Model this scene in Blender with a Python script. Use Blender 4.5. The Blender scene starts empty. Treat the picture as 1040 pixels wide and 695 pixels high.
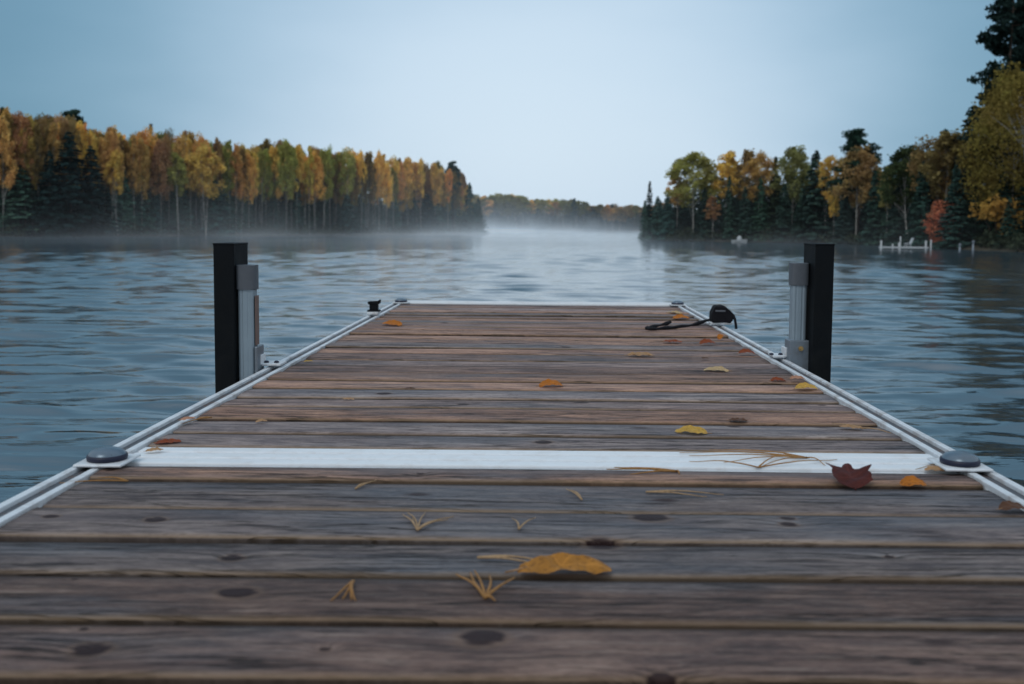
import bpy, bmesh, math, random
import numpy as np
from mathutils import Matrix, Vector

R = math.radians
scene = bpy.context.scene
COL = scene.collection
rng = np.random.default_rng(7)
random.seed(7)

# ------------------------------------------------------------------ camera
F = 1000.0
PX, PY = 548.6, 300.9            # principal point (photo was cropped off centre)
PITCH, ROLL, CAMZ = R(4.0), R(0.5), 0.43
WATER_Z = -0.57
cam_d = bpy.data.cameras.new("camera")
cam = bpy.data.objects.new("camera", cam_d)
COL.objects.link(cam)
CAM_ROT = Matrix.Rotation(math.pi / 2 - PITCH, 3, 'X') @ Matrix.Rotation(ROLL, 3, 'Z')
cam.matrix_world = Matrix.Translation((0, 0, CAMZ)) @ CAM_ROT.to_4x4()
cam_d.sensor_width = 36
cam_d.lens = F / 1040 * 36
cam_d.shift_x = -(PX - 520) / 1040
cam_d.shift_y = -(347.5 - PY) / 1040
cam_d.clip_end = 3000
cam_d.clip_start = 0.05
cam_d.dof.use_dof = True
cam_d.dof.focus_distance = 2.6
cam_d.dof.aperture_fstop = 5.2
scene.camera = cam


def ray(px, py):
    return CAM_ROT @ Vector(((px - PX) / F, -(py - PY) / F, -1.0))


def on(px, py, z=0.0):
    """the point of the level z that shows at a photo pixel"""
    d = ray(px, py)
    t = (z - CAMZ) / d.z
    return Vector((d.x * t, d.y * t, z))


def at(px, py, Y):
    """the point at distance Y that shows at a photo pixel"""
    d = ray(px, py)
    t = Y / d.y
    return Vector((d.x * t, Y, CAMZ + d.z * t))


# ------------------------------------------------------------------ helpers
def tag(o, label=None, cat=None, group=None, kind=None):
    if label: o['label'] = label
    if cat: o['category'] = cat
    if group: o['group'] = group
    if kind: o['kind'] = kind
    return o


def empty(name, loc, rz=0.0):
    o = bpy.data.objects.new(name, None)
    o.location = loc
    o.rotation_euler = (0, 0, rz)
    COL.objects.link(o)
    return o


def link(name, me, mats, parent=None, smooth=False):
    if not isinstance(mats, (list, tuple)): mats = [mats]
    for m in mats:
        me.materials.append(m)
    if smooth:
        me.polygons.foreach_set('use_smooth', [True] * len(me.polygons))
    o = bpy.data.objects.new(name, me)
    COL.objects.link(o)
    if parent: o.parent = parent
    return o


class MB:
    def __init__(s):
        s.bm = bmesh.new()

    def box(s, x0, x1, y0, y1, z0, z1, bevel=0.0, rot=None, mi=0, seg=2):
        r = bmesh.ops.create_cube(s.bm, size=1.0)
        vs = r['verts']
        c = Vector(((x0 + x1) / 2, (y0 + y1) / 2, (z0 + z1) / 2))
        for v in vs:
            v.co = Vector((v.co.x * (x1 - x0), v.co.y * (y1 - y0), v.co.z * (z1 - z0)))
        if rot is not None:
            for v in vs: v.co = rot @ v.co
        for v in vs: v.co += c
        es = list({e for v in vs for e in v.link_edges})
        for f in {f for v in vs for f in v.link_faces}: f.material_index = mi
        if bevel > 0:
            bmesh.ops.bevel(s.bm, geom=es, offset=bevel, segments=seg, profile=0.5, affect='EDGES', clamp_overlap=True)
        return s

    def tube(s, pts, rad, seg=8, cap=True, flat=1.0):
        pts = [Vector(p) for p in pts]
        if not hasattr(rad, '__len__'): rad = [rad] * len(pts)
        rings = []
        n = len(pts)
        ref = Vector((0.13, 0.2, 1)) if abs((pts[-1] - pts[0]).normalized().z) < .9 else Vector((1, 0.1, 0))
        for i, p in enumerate(pts):
            t = (pts[min(i + 1, n - 1)] - pts[max(i - 1, 0)]).normalized()
            u = t.cross(ref).normalized()
            w = u.cross(t).normalized()
            rings.append([s.bm.verts.new(p + (u * math.cos(a) + w * math.sin(a) * flat) * rad[i])
                          for a in [2 * math.pi * k / seg for k in range(seg)]])
        for a, b in zip(rings, rings[1:]):
            for k in range(seg):
                s.bm.faces.new((a[k], a[(k + 1) % seg], b[(k + 1) % seg], b[k]))
        if cap:
            s.bm.faces.new(rings[0][::-1]); s.bm.faces.new(rings[-1])
        return s

    def lathe(s, c, prof, seg=32):
        rings = []
        for r, z in prof:
            if r < 1e-6:
                rings.append([s.bm.verts.new((c[0], c[1], c[2] + z))])
            else:
                rings.append([s.bm.verts.new((c[0] + r * math.cos(2 * math.pi * k / seg), c[1] + r * math.sin(2 * math.pi * k / seg), c[2] + z)) for k in range(seg)])
        for a, b in zip(rings, rings[1:]):
            for k in range(seg):
                k2 = (k + 1) % seg
                if len(a) == 1 and len(b) > 1: s.bm.faces.new((a[0], b[k], b[k2]))
                elif len(b) == 1 and len(a) > 1: s.bm.faces.new((a[k], a[k2], b[0]))
                elif len(a) > 1: s.bm.faces.new((a[k], a[k2], b[k2], b[k]))
        return s

    def prism(s, poly, fn, d0, d1, bevel=0.0):
        """poly of (a,b), fn(a,b,d)->xyz"""
        A = [s.bm.verts.new(fn(a, b, d0)) for a, b in poly]
        B = [s.bm.verts.new(fn(a, b, d1)) for a, b in poly]
        fs = [s.bm.faces.new(A[::-1]), s.bm.faces.new(B)]
        n = len(poly)
        for k in range(n):
            fs.append(s.bm.faces.new((A[k], A[(k + 1) % n], B[(k + 1) % n], B[k])))
        if bevel > 0:
            es = list({e for f in fs for e in f.edges})
            bmesh.ops.bevel(s.bm, geom=es, offset=bevel, segments=3, profile=0.5, affect='EDGES', clamp_overlap=True)
        return s

    def build(s, name, mats, parent=None, smooth=False, sub=0):
        bmesh.ops.recalc_face_normals(s.bm, faces=s.bm.faces)
        me = bpy.data.meshes.new(name)
        s.bm.to_mesh(me); s.bm.free()
        o = link(name, me, mats, parent, smooth)
        if sub:
            m = o.modifiers.new('sub', 'SUBSURF'); m.levels = sub; m.render_levels = sub
        return o


# ------------------------------------------------------------------ materials
def newmat(name):
    m = bpy.data.materials.new(name)
    m.use_nodes = True
    nt = m.node_tree
    nt.nodes.clear()
    out = nt.nodes.new('ShaderNodeOutputMaterial')
    return m, nt, out


class G:
    """tiny node helper"""
    def __init__(s, nt): s.nt = nt

    def n(s, t, **kw):
        n = s.nt.nodes.new(t)
        for k, v in kw.items():
            setattr(n, k, v)
        return n

    def put(s, n, **kw):
        for k, v in kw.items():
            k = k.replace('_', ' ')
            if hasattr(v, 'is_linked') or isinstance(v, bpy.types.NodeSocket):
                s.nt.links.new(v, n.inputs[k])
            else:
                n.inputs[k].default_value = v
        return n

    def link(s, a, b): s.nt.links.new(a, b)

    def math(s, op, a, b=None, c=None, clamp=False):
        n = s.n('ShaderNodeMath', operation=op, use_clamp=clamp)
        for i, v in enumerate((a, b, c)):
            if v is None: continue
            if isinstance(v, bpy.types.NodeSocket): s.link(v, n.inputs[i])
            else: n.inputs[i].default_value = v
        return n.outputs[0]

    def mix(s, fac, a, b, blend='MIX'):
        n = s.n('ShaderNodeMix', data_type='RGBA', blend_type=blend)
        for i, v in ((0, fac), (6, a), (7, b)):
            if isinstance(v, bpy.types.NodeSocket): s.link(v, n.inputs[i])
            else:
                n.inputs[i].default_value = v if i == 0 else (*v[:3], 1)
        return n.outputs[2]

    def noise(s, vec, scale, detail=4, rough=.55, dist=0.0, dims='3D'):
        n = s.n('ShaderNodeTexNoise', noise_dimensions=dims)
        if vec is not None: s.link(vec, n.inputs['Vector'])
        n.inputs['Scale'].default_value = scale
        n.inputs['Detail'].default_value = detail
        n.inputs['Roughness'].default_value = rough
        n.inputs['Distortion'].default_value = dist
        return n.outputs['Fac']

    def ramp(s, fac, stops, interp='LINEAR'):
        n = s.n('ShaderNodeValToRGB')
        n.color_ramp.interpolation = interp
        el = n.color_ramp.elements
        while len(el) < len(stops): el.new(0.5)
        for e, (p, c) in zip(el, stops):
            e.position = p
            e.color = (*c[:3], 1) if hasattr(c, '__len__') else (c, c, c, 1)
        s.link(fac, n.inputs[0])
        return n.outputs[0]

    def mapping(s, vec, scale=(1, 1, 1), loc=(0, 0, 0)):
        n = s.n('ShaderNodeMapping')
        s.link(vec, n.inputs[0])
        n.inputs['Scale'].default_value = scale
        n.inputs['Location'].default_value = loc
        return n.outputs[0]

    def bump(s, h, strength=.3, dist=.01, normal=None):
        n = s.n('ShaderNodeBump')
        s.link(h, n.inputs['Height'])
        n.inputs['Strength'].default_value = strength
        n.inputs['Distance'].default_value = dist
        if normal is not None: s.link(normal, n.inputs['Normal'])
        return n.outputs[0]


def simple(name, col, rough=.5, metal=0.0, var=.25, scale=30, bumpd=0.0008, spec=.5, dirt=None, dirt_amt=.4):
    m, nt, out = newmat(name)
    g = G(nt)
    co = g.n('ShaderNodeTexCoord').outputs['Object']
    nz = g.noise(co, scale, 5, .6)
    a = [c * (1 - var) for c in col]; b = [min(1, c * (1 + var)) for c in col]
    c = g.mix(nz, a, b)
    if dirt:
        n2 = g.noise(co, scale * .35, 6, .7, .5)
        c = g.mix(g.ramp(n2, [(.48, 0.0), (.68, dirt_amt)]), c, dirt)
    p = g.n('ShaderNodeBsdfPrincipled')
    g.link(c, p.inputs['Base Color'])
    rr = g.math('MULTIPLY_ADD', nz, .25, rough - .12, clamp=True)
    g.link(rr, p.inputs['Roughness'])
    p.inputs['Metallic'].default_value = metal
    p.inputs['Specular IOR Level'].default_value = spec
    if bumpd: g.link(g.bump(nz, .5, bumpd), p.inputs['Normal'])
    g.link(p.outputs[0], out.inputs[0])
    return m


def attr(g, name):
    a = g.n('ShaderNodeAttribute'); a.attribute_name = name
    return a


# knots that can be read on the boards: (photo x, y, width in px)
KNOTS = [(240, 603, 42), (490, 647, 52), (92, 660, 42), (660, 524, 34), (612, 549, 40), (158, 528, 20), (236, 564, 24),
         (52, 524.5, 16), (801, 531, 20), (85, 637, 14), (76, 586, 9), (903, 564, 14), (672, 690, 30), (800, 525, 16), (427, 483, 8), (590, 408, 16), (470, 411, 12), (552, 449, 20),
         (112, 479, 10), (596, 320, 8), (575, 353, 12), (700, 352, 8), (390, 400, 14), (745, 432, 14), (835, 410, 10), (330, 660, 14)]


def wood_material():
    m, nt, out = newmat('weathered_wood')
    g = G(nt)
    co = g.n('ShaderNodeTexCoord').outputs['Object']
    rnd = attr(g, 'board'); rv = rnd.outputs['Fac']
    acr = attr(g, 'across').outputs['Fac']       # 0 near edge .. 1 far edge of a board
    sep = g.n('ShaderNodeSeparateXYZ'); g.link(co, sep.inputs[0])
    # every board gets its own stretch of grain
    comb = g.n('ShaderNodeCombineXYZ')
    g.link(g.math('MULTIPLY_ADD', rv, 37.0, sep.outputs[0]), comb.inputs[0])
    g.link(sep.outputs[1], comb.inputs[1])
    g.link(g.math('MULTIPLY', rv, 11.0), comb.inputs[2])
    cv = comb.outputs[0]
    warp = g.noise(g.mapping(cv, (1.6, 5, 1)), 1.0, 3, .5)
    kn = None
    ring = None
    for (x, y, w) in KNOTS:
        c = on(x, y); a = w * c.y / F / 2
        dx = g.math('MULTIPLY', g.math('SUBTRACT', sep.outputs[0], c.x), 1 / a)
        dy = g.math('MULTIPLY', g.math('SUBTRACT', sep.outputs[1], c.y), 1 / (a * .85))
        d = g.math('SQRT', g.math('ADD', g.math('MULTIPLY', dx, dx), g.math('MULTIPLY', dy, dy)))
        kn = d if kn is None else g.math('MINIMUM', kn, d)
    bend = g.math('MULTIPLY', g.math('POWER', 2.718, g.math('MULTIPLY', kn, -.55)), .028)
    comb2 = g.n('ShaderNodeCombineXYZ')
    g.link(sep.outputs[0], comb2.inputs[0])
    g.link(g.math('ADD', bend, g.math('MULTIPLY_ADD', warp, .035, sep.outputs[1])), comb2.inputs[1])
    g.link(g.math('MULTIPLY', rv, 11.0), comb2.inputs[2])
    gv = comb2.outputs[0]
    grain = g.noise(g.mapping(gv, (7.5, 120, 1)), 1.0, 7, .72)
    fine = g.noise(g.mapping(gv, (60, 480, 1)), 1.0, 4, .75)
    lines = g.noise(g.mapping(gv, (2.2, 52, 3)), 1.0, 4, .6, .3)
    blot = g.noise(g.mapping(cv, (4.2, 20, 1)), 1.0, 7, .68, .9)
    blot2 = g.noise(g.mapping(cv, (1.3, 6, 1)), 1.0, 4, .55)
    base = g.ramp(blot, [(.28, (.080, .056, .052)), (.43, (.170, .124, .108)), (.56, (.290, .212, .172)), (.75, (.45, .345, .275))])
    # boards differ: bluish silver, brown, pink-grey
    tint = g.ramp(rv, [(0, (.95, .98, 1.10)), (.2, (1.15, .96, .86)), (.4, (.84, .96, 1.14)), (.55, (1.30, 1.05, .92)), (.72, (.82, .74, .76)), (.86, (1.2, 1.0, .95))], 'CONSTANT')
    base = g.mix(1.0, base, tint, 'MULTIPLY')
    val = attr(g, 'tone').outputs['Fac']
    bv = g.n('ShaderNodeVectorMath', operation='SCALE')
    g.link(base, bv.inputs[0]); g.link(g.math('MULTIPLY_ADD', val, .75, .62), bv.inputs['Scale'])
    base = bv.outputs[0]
    base = g.mix(g.ramp(blot2, [(.49, 0.0), (.62, .50)]), base, (.100, .130, .165))
    base = g.mix(g.ramp(grain, [(.37, .75), (.47, 0.0)]), base, (.020, .015, .016))
    base = g.mix(g.ramp(grain, [(.55, 0.0), (.72, .6)]), base, (.36, .30, .255))
    base = g.mix(g.ramp(fine, [(.38, .5), (.50, 0.0)]), base, (.026, .020, .019))
    base = g.mix(g.ramp(fine, [(.56, 0.0), (.72, .35)]), base, (.38, .33, .29))
    # drying cracks that follow the grain
    crack = g.ramp(g.math('ABSOLUTE', g.math('SUBTRACT', lines, .5)), [(.0, .95), (.010, .75), (.022, 0.0)])
    crack = g.math('MULTIPLY', crack, g.ramp(g.noise(g.mapping(cv, (2.0, 9, 2)), 1.0, 3, .5), [(.42, 0.0), (.55, 1.0)]))
    base = g.mix(crack, base, (.012, .008, .008))
    # worn, tan arrises plus painted bevel light; dirt plus painted shade at the gaps
    ed = g.ramp(g.math('MULTIPLY_ADD', warp, .10, acr), [(.050, .3), (.065, 1.0), (.095, .45), (.15, 0.0)])
    base = g.mix(g.math('MULTIPLY', ed, g.math('MULTIPLY_ADD', blot2, 1.2, .0, clamp=True)), base, (.36, .25, .15))
    ed2 = g.ramp(g.math('MULTIPLY_ADD', g.math('SUBTRACT', grain, .5), .10, acr), [(.86, 0.0), (.96, .9)])
    base = g.mix(ed2, base, (.020, .013, .010))
    side = attr(g, 'side').outputs['Fac']
    base = g.mix(g.math('MULTIPLY', side, .95), base, (.014, .009, .006))
    # knots
    kd = g.math('MULTIPLY_ADD', g.math('SUBTRACT', blot, .5), 1.6, g.math('MULTIPLY_ADD', g.math('SUBTRACT', grain, .5), 1.3, kn))
    base = g.mix(g.ramp(g.math('MULTIPLY', kd, .4), [(.34, .92), (.44, 0.0)]), base, (.020, .008, .009))
    base = g.mix(g.math('MULTIPLY', g.ramp(g.math('MULTIPLY', kd, .25), [(.2, .0), (.28, .5), (.36, .0)]), 1.0), base, (.16, .105, .075))
    # scattered small knots
    vo = g.n('ShaderNodeTexVoronoi'); g.link(g.mapping(cv, (3.1, 7.5, 1)), vo.inputs['Vector']); vo.inputs['Scale'].default_value = 1
    base = g.mix(g.ramp(vo.outputs['Distance'], [(.035, .85), (.085, 0.0)]), base, (.028, .014, .014))
    p = g.n('ShaderNodeBsdfPrincipled')
    g.link(base, p.inputs['Base Color'])
    rough = g.math('MULTIPLY_ADD', blot, .3, .52)
    g.link(rough, p.inputs['Roughness'])
    p.inputs['Specular IOR Level'].default_value = .22
    h = g.math('ADD', g.math('MULTIPLY', grain, .9), g.math('MULTIPLY', fine, .35))
    h = g.math('ADD', h, g.math('MULTIPLY', blot, .8))
    h = g.math('SUBTRACT', h, g.math('MULTIPLY', crack, 1.2))
    g.link(g.bump(h, .85, .003), p.inputs['Normal'])
    g.link(p.outputs[0], out.inputs[0])
    return m


def water_material():
    m, nt, out = newmat('lake_water')
    g = G(nt)
    geo = g.n('ShaderNodeNewGeometry')
    pos = geo.outputs['Position']
    n1 = g.noise(g.mapping(pos, (.8, 4.2, 1)), 1.5, 5, .6, .4)
    n2 = g.noise(g.mapping(pos, (.10, .3, 1)), 1.0, 3, .5)
    n3 = g.noise(g.mapping(pos, (.40, 2.6, 1)), 1.0, 5, .62, .4)
    b1 = g.bump(n1, .2, .005)
    b2 = g.bump(n3, .5, .03, b1)
    p = g.n('ShaderNodeBsdfPrincipled')
    p.inputs['Base Color'].default_value = (.036, .058, .076, 1)
    # ripples too fine for the mesh widen the reflection on the open lake
    ys = g.n('ShaderNodeSeparateXYZ'); g.link(pos, ys.inputs[0])
    far = g.math('MULTIPLY', g.math('SUBTRACT', ys.outputs[1], 12.0), 1 / 60, clamp=True)
    far = g.math('MULTIPLY', g.math('POWER', far, .7), .13)
    g.link(g.math('ADD', g.math('MULTIPLY', n2, .04), g.math('ADD', far, .01)), p.inputs['Roughness'])
    p.inputs['IOR'].default_value = 2.6
    g.link(b2, p.inputs['Normal'])
    g.link(p.outputs[0], out.inputs[0])
    return m


def leaf_mat(name, trans=.35, var=.5, rough=.6, objcol=True, col=(.3, .2, .05)):
    m, nt, out = newmat(name)
    g = G(nt)
    geo = g.n('ShaderNodeNewGeometry')
    oi = g.n('ShaderNodeObjectInfo')
    if objcol: c = oi.outputs['Color']
    else:
        rgb = g.n('ShaderNodeRGB'); rgb.outputs[0].default_value = (*col, 1); c = rgb.outputs[0]
    co = g.n('ShaderNodeTexCoord').outputs['Object']
    isl = geo.outputs['Random Per Island']
    nz = g.noise(co, 1.1, 2, .5)
    v = g.math('MULTIPLY_ADD', isl, var * 1.3, 1 - var * .65)
    v = g.math('MULTIPLY', v, g.math('MULTIPLY_ADD', nz, 1.7, .45))
    hs = g.n('ShaderNodeHueSaturation')
    g.link(c, hs.inputs['Color']); g.link(v, hs.inputs['Value']); hs.inputs['Saturation'].default_value = .90
    g.link(g.math('MULTIPLY_ADD', g.noise(co, .55, 2), .07, .463), hs.inputs['Hue'])
    d = g.n('ShaderNodeBsdfDiffuse'); g.link(hs.outputs[0], d.inputs[0])
    t = g.n('ShaderNodeBsdfTranslucent'); g.link(hs.outputs[0], t.inputs[0])
    mx = g.n('ShaderNodeMixShader'); mx.inputs[0].default_value = trans
    g.link(d.outputs[0], mx.inputs[1]); g.link(t.outputs[0], mx.inputs[2])
    g.link(mx.outputs[0], out.inputs[0])
    return m


def bark_mat(name, a, b, scale=6):
    m, nt, out = newmat(name)
    g = G(nt)
    co = g.n('ShaderNodeTexCoord').outputs['Object']
    nz = g.noise(g.mapping(co, (1, 1, 2.5)), scale, 4, .65)
    c = g.ramp(nz, [(.38, a), (.52, b)])
    p = g.n('ShaderNodeBsdfPrincipled')
    g.link(c, p.inputs['Base Color']); p.inputs['Roughness'].default_value = .85
    p.inputs['Specular IOR Level'].default_value = .15
    g.link(p.outputs[0], out.inputs[0])
    return m


def fallen_mat(name, col, spot=(.08, .035, .015), amt=.5):
    m, nt, out = newmat(name)
    g = G(nt)
    co = g.n('ShaderNodeTexCoord').outputs['Object']
    nz = g.noise(co, 45, 5, .65)
    n2 = g.noise(co, 160, 3, .6)
    c = g.mix(nz, [x * .55 for x in col], [min(1, x * 1.35) for x in col])
    c = g.mix(g.ramp(n2, [(.52, 0.0), (.66, amt)]), c, spot)
    vein = attr(g, 'vein').outputs['Fac']
    c = g.mix(g.math('MULTIPLY', vein, .45), c, [min(1, x * 1.7 + .02) for x in col])
    p = g.n('ShaderNodeBsdfPrincipled')
    g.link(c, p.inputs['Base Color']); p.inputs['Roughness'].default_value = .55
    p.inputs['Specular IOR Level'].default_value = .3
    g.link(g.bump(nz, .4, .0015), p.inputs['Normal'])
    t = g.n('ShaderNodeBsdfTranslucent'); g.link(c, t.inputs[0])
    mx = g.n('ShaderNodeMixShader'); mx.inputs[0].default_value = .25
    g.link(p.outputs[0], mx.inputs[1]); g.link(t.outputs[0], mx.inputs[2])
    g.link(mx.outputs[0], out.inputs[0])
    return m


M = {}
M['wood'] = wood_material()
M['water'] = water_material()
M['alu'] = simple('weathered_aluminium', (.68, .73, .77), .45, .12, .12, 40, .0004, dirt=(.28, .22, .18), dirt_amt=.6)
M['alu_dark'] = simple('grimy_shaded_channel', (.085, .095, .11), .6, .2, .5, 60, .001, dirt=(.13, .06, .03), dirt_amt=.9)  # grime, with the groove's shade painted into the dark base
M['white'] = simple('ribbed_white_metal', (.74, .79, .83), .40, .0, .04, 60, .0002, dirt=(.50, .46, .43), dirt_amt=.3)
M['black'] = simple('black_sleeve', (.0035, .0055, .0075), .62, 0, .5, 14, .0008, spec=.14, dirt=(.012, .013, .013), dirt_amt=.6)
M['navy'] = simple('navy_rubber', (.008, .012, .035), .5, 0, .3, 60, .0004, spec=.4)
M['capgrey'] = simple('grey_plastic', (.085, .10, .12), .5, 0, .2, 60, .0004)
M['tube'] = simple('pale_tube', (.27, .35, .41), .42, .35, .15, 20, .0003)
M['dome'] = simple('cap_dome', (.13, .18, .23), .30, .5, .2, 80, .0006, dirt=(.15, .15, .15), dirt_amt=.4)
M['bracket'] = simple('bracket_metal', (.20, .245, .29), .45, .45, .2, 40, .0004, dirt=(.10, .08, .07), dirt_amt=.4)
M['strip'] = simple('wood_reflection', (.17, .115, .10), .6, 0, .3, 40, .0006)  # reflection of the deck boards, painted as a brown colour
M['brass'] = simple('brass_bolt', (.50, .34, .14), .35, .8, .3, 200, .0003)
M['fabric'] = simple('black_nylon', (.007, .007, .010), .8, 0, .5, 300, .0010, spec=.2)
M['greylabel'] = simple('grey_buckle', (.10, .11, .13), .4, .0, .3, 100, .0003)
M['leaf'] = leaf_mat('autumn_leaves', .42, .35)
M['needle'] = leaf_mat('conifer_needles', .12, .5)
M['birch_bark'] = bark_mat('birch_bark', (.10, .09, .08), (.46, .46, .43), 5)
M['dark_bark'] = bark_mat('conifer_bark', (.022, .018, .015), (.07, .055, .045))
M['plume_white'] = simple('old_white_paint', (.42, .46, .48), .6, 0, .15, 3, .0)

# ------------------------------------------------------------------ dock
PLATE0, PLATE1 = 1.743, 1.884
RX0, RX1 = -.817, .810          # outer faces of the side rails
IX0, IX1 = RX0 + .052, RX1 - .052
FAR = 5.50
dock = empty('dock', (0, 0, 0))
tag(dock, 'long dock of weathered grey planks between white aluminium side rails', 'dock')


def decking(joints, x0, x1, seed, painted_light):
    rs = random.Random(seed)
    NS = 48
    verts, faces, bo, ac, to, sd = [], [], [], [], [], []
    for i in range(len(joints) - 1):
        b = rs.random(); t = rs.random() * .85 + float(np.interp(joints[i], [.5, 1.7, 2.2, 5.0], painted_light))  # far boards lighter for sheen, near ones darker: light painted into the tone
        for lo, hv in ((.85, .80), (1.0, .75), (1.15, .48), (1.3, .50), (1.4, .45), (1.6, .57)):
            if lo < joints[i] < lo + .1: b = hv
        g0 = .0055 * rs.uniform(.6, 1.6); g1 = .0055 * rs.uniform(.6, 1.7)
        ya, yb = joints[i] + g0, joints[i + 1] - g1
        dz = rs.uniform(-.004, .0015); til = rs.uniform(-.003, .002)
        ph = rs.uniform(0, 6)
        prof = [(ya, -.028, 0, 1), (ya, -.006, .0, .7), (ya + .0015, -.0025, .03, .1), (ya + .006, -.0005, .07, 0), (ya + .03, .0006, .22, 0), ((ya + yb) / 2, .0012, .5, 0),
                (yb - .03, .0006, .78, 0), (yb - .006, -.0005, .95, 0), (yb - .0015, -.0025, .98, .1), (yb, -.006, 1, .7), (yb, -.028, 1, 1)]
        base = len(verts)
        m = len(prof)
        for k in range(NS + 1):
            x = x0 + (x1 - x0) * k / NS
            wob = .0011 * math.sin(x * 3.1 + ph) + .0006 * math.sin(x * 9.7 + ph * 2)
            wz = .0012 * math.sin(x * 2.3 + ph * 3)
            for (yy, zz, a, s_) in prof:
                verts.append((x, yy + wob, zz + dz + wz + til * (a - .5) * 2))
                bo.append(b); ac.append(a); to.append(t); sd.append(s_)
        for k in range(NS):
            for j in range(m - 1):
                a = base + k * m + j
                faces.append((a, a + 1, a + m + 1, a + m))
        faces.append(tuple(base + j for j in range(m))[::-1])
        faces.append(tuple(base + NS * m + j for j in range(m)))
    me = bpy.data.meshes.new('decking')
    me.from_pydata(verts, [], faces)
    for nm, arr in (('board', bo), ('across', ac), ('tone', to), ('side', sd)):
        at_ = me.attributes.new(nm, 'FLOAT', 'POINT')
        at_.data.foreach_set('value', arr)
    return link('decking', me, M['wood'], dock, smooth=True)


near_j = [1.740, 1.637, 1.480, 1.336, 1.198, 1.047, .909]
while near_j[-1] > -1.8: near_j.append(near_j[-1] - .145)
far_j = [1.887, 2.015, 2.166, 2.321, 2.452, 2.584, 2.73, 2.89, 3.035]
while far_j[-1] < FAR - .22: far_j.append(far_j[-1] + .148)
far_j.append(FAR - .048)
NEAR0 = near_j[-1]
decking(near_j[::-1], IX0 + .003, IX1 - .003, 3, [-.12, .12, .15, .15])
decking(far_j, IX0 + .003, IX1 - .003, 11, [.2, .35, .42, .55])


def rail(x_out, sgn, y0, y1):
    """twin ridged channel; sgn=+1 when the deck lies towards +x"""
    X = lambda d: x_out + sgn * d
    b = MB()
    def bx(a, c, z0, z1, bev=.0015):
        b.box(min(X(a), X(c)), max(X(a), X(c)), y0, y1, z0, z1, bev)
    bx(0, .052, -.15, -.004)
    bx(.0005, .0145, -.006, .0055, .0015)
    bx(.0375, .0515, -.006, .0045, .0015)
    o = b.build('side_rail', M['alu'], dock)
    c = MB()
    c.box(min(X(.0152), X(.0368)), max(X(.0152), X(.0368)), y0 + .01, y1 - .01, -.0035, -.0015, 0)
    c.build('channel', M['alu_dark'], o)
    return o


PM = (PLATE0 + PLATE1) / 2
for xo, sg in ((RX0, 1), (RX1, -1)):
    rail(xo, sg, NEAR0, PM - .002)
    rail(xo, sg, PM + .002, FAR)

b = MB()
b.box(IX0 + .002, IX1 - .002, PLATE0, PLATE1, -.03, -.006, .001)
w = (PLATE1 - PLATE0 - .006) / 3
for k in range(3):
    b.box(IX0 + .004, IX1 - .004, PLATE0 + .003 + k * w + .0045, PLATE0 + .003 + (k + 1) * w - .0045, -.007, .0005, .003)
pl = b.build('cross_plate', M['white'], dock)
b = MB()
b.box(RX0 + .053, RX1 - .053, FAR - .045, FAR + .005, -.15, .006, .003)
b.box(RX0 + .053, RX1 - .053, FAR - .015, FAR + .004, .004, .014, .003)
b.build('end_beam', M['white'], dock)
# under-frame and legs standing on the lake bed
for yy in (-1.0, .4, 2.9, 4.2):
    MB().box(IX0, IX1, yy, yy + .05, -.14, -.045, .002).build('cross_beam', M['alu'], dock)


def corner(cx, cy, sgn):
    b = MB()
    b.box(cx - .042, cx + .042, cy - .043, cy + .046, .0066, .0115, .002)
    o = b.build('corner_plate', M['alu'], dock)
    c = MB().lathe((cx, cy, .0117), [(.0, 0), (.0335, 0), (.0345, .005), (.0335, .009), (.031, .0098)], 40)
    c.build('rubber_ring', M['navy'], o, True)
    d = MB().lathe((cx, cy, .0117), [(.0315, .0095), (.0305, .012), (.026, .0165), (.019, .0190), (.011, .0208), (.005, .0215), (0, .0216)], 40)
    d.build('cap', M['dome'], o, True)
    return o


corner(-.768, 1.728, 1)
corner(.760, 1.752, -1)
corner(-.768, FAR - .075, 1)
corner(.760, FAR - .075, -1)
for cx in (RX0 + .026, RX1 - .026):
    for cy in (FAR - .06, .2):
        MB().tube([(cx, cy, -2.2), (cx, cy, -.02)], .024, 14).build('leg', M['alu'], dock, True)


# ------------------------------------------------------------------ posts and pipes
def post(inner, sgn, y0, top, label):
    w, d = .060, .140
    cx = inner + sgn * w / 2
    t = empty('mooring_post', (cx, y0 + d / 2, -1.7))
    b = MB().box(-w / 2, w / 2, -d / 2, d / 2, 0, top + 1.7 - .004, .003)
    b.build('post_sleeve', M['black'], t)
    c = MB().box(-w / 2 - .0012, w / 2 + .0012, -d / 2 - .0012, d / 2 + .0012, top + 1.7 - .006, top + 1.7, .002)
    c.build('post_cap', M['black'], t)
    return tag(t, label, 'post')


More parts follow.
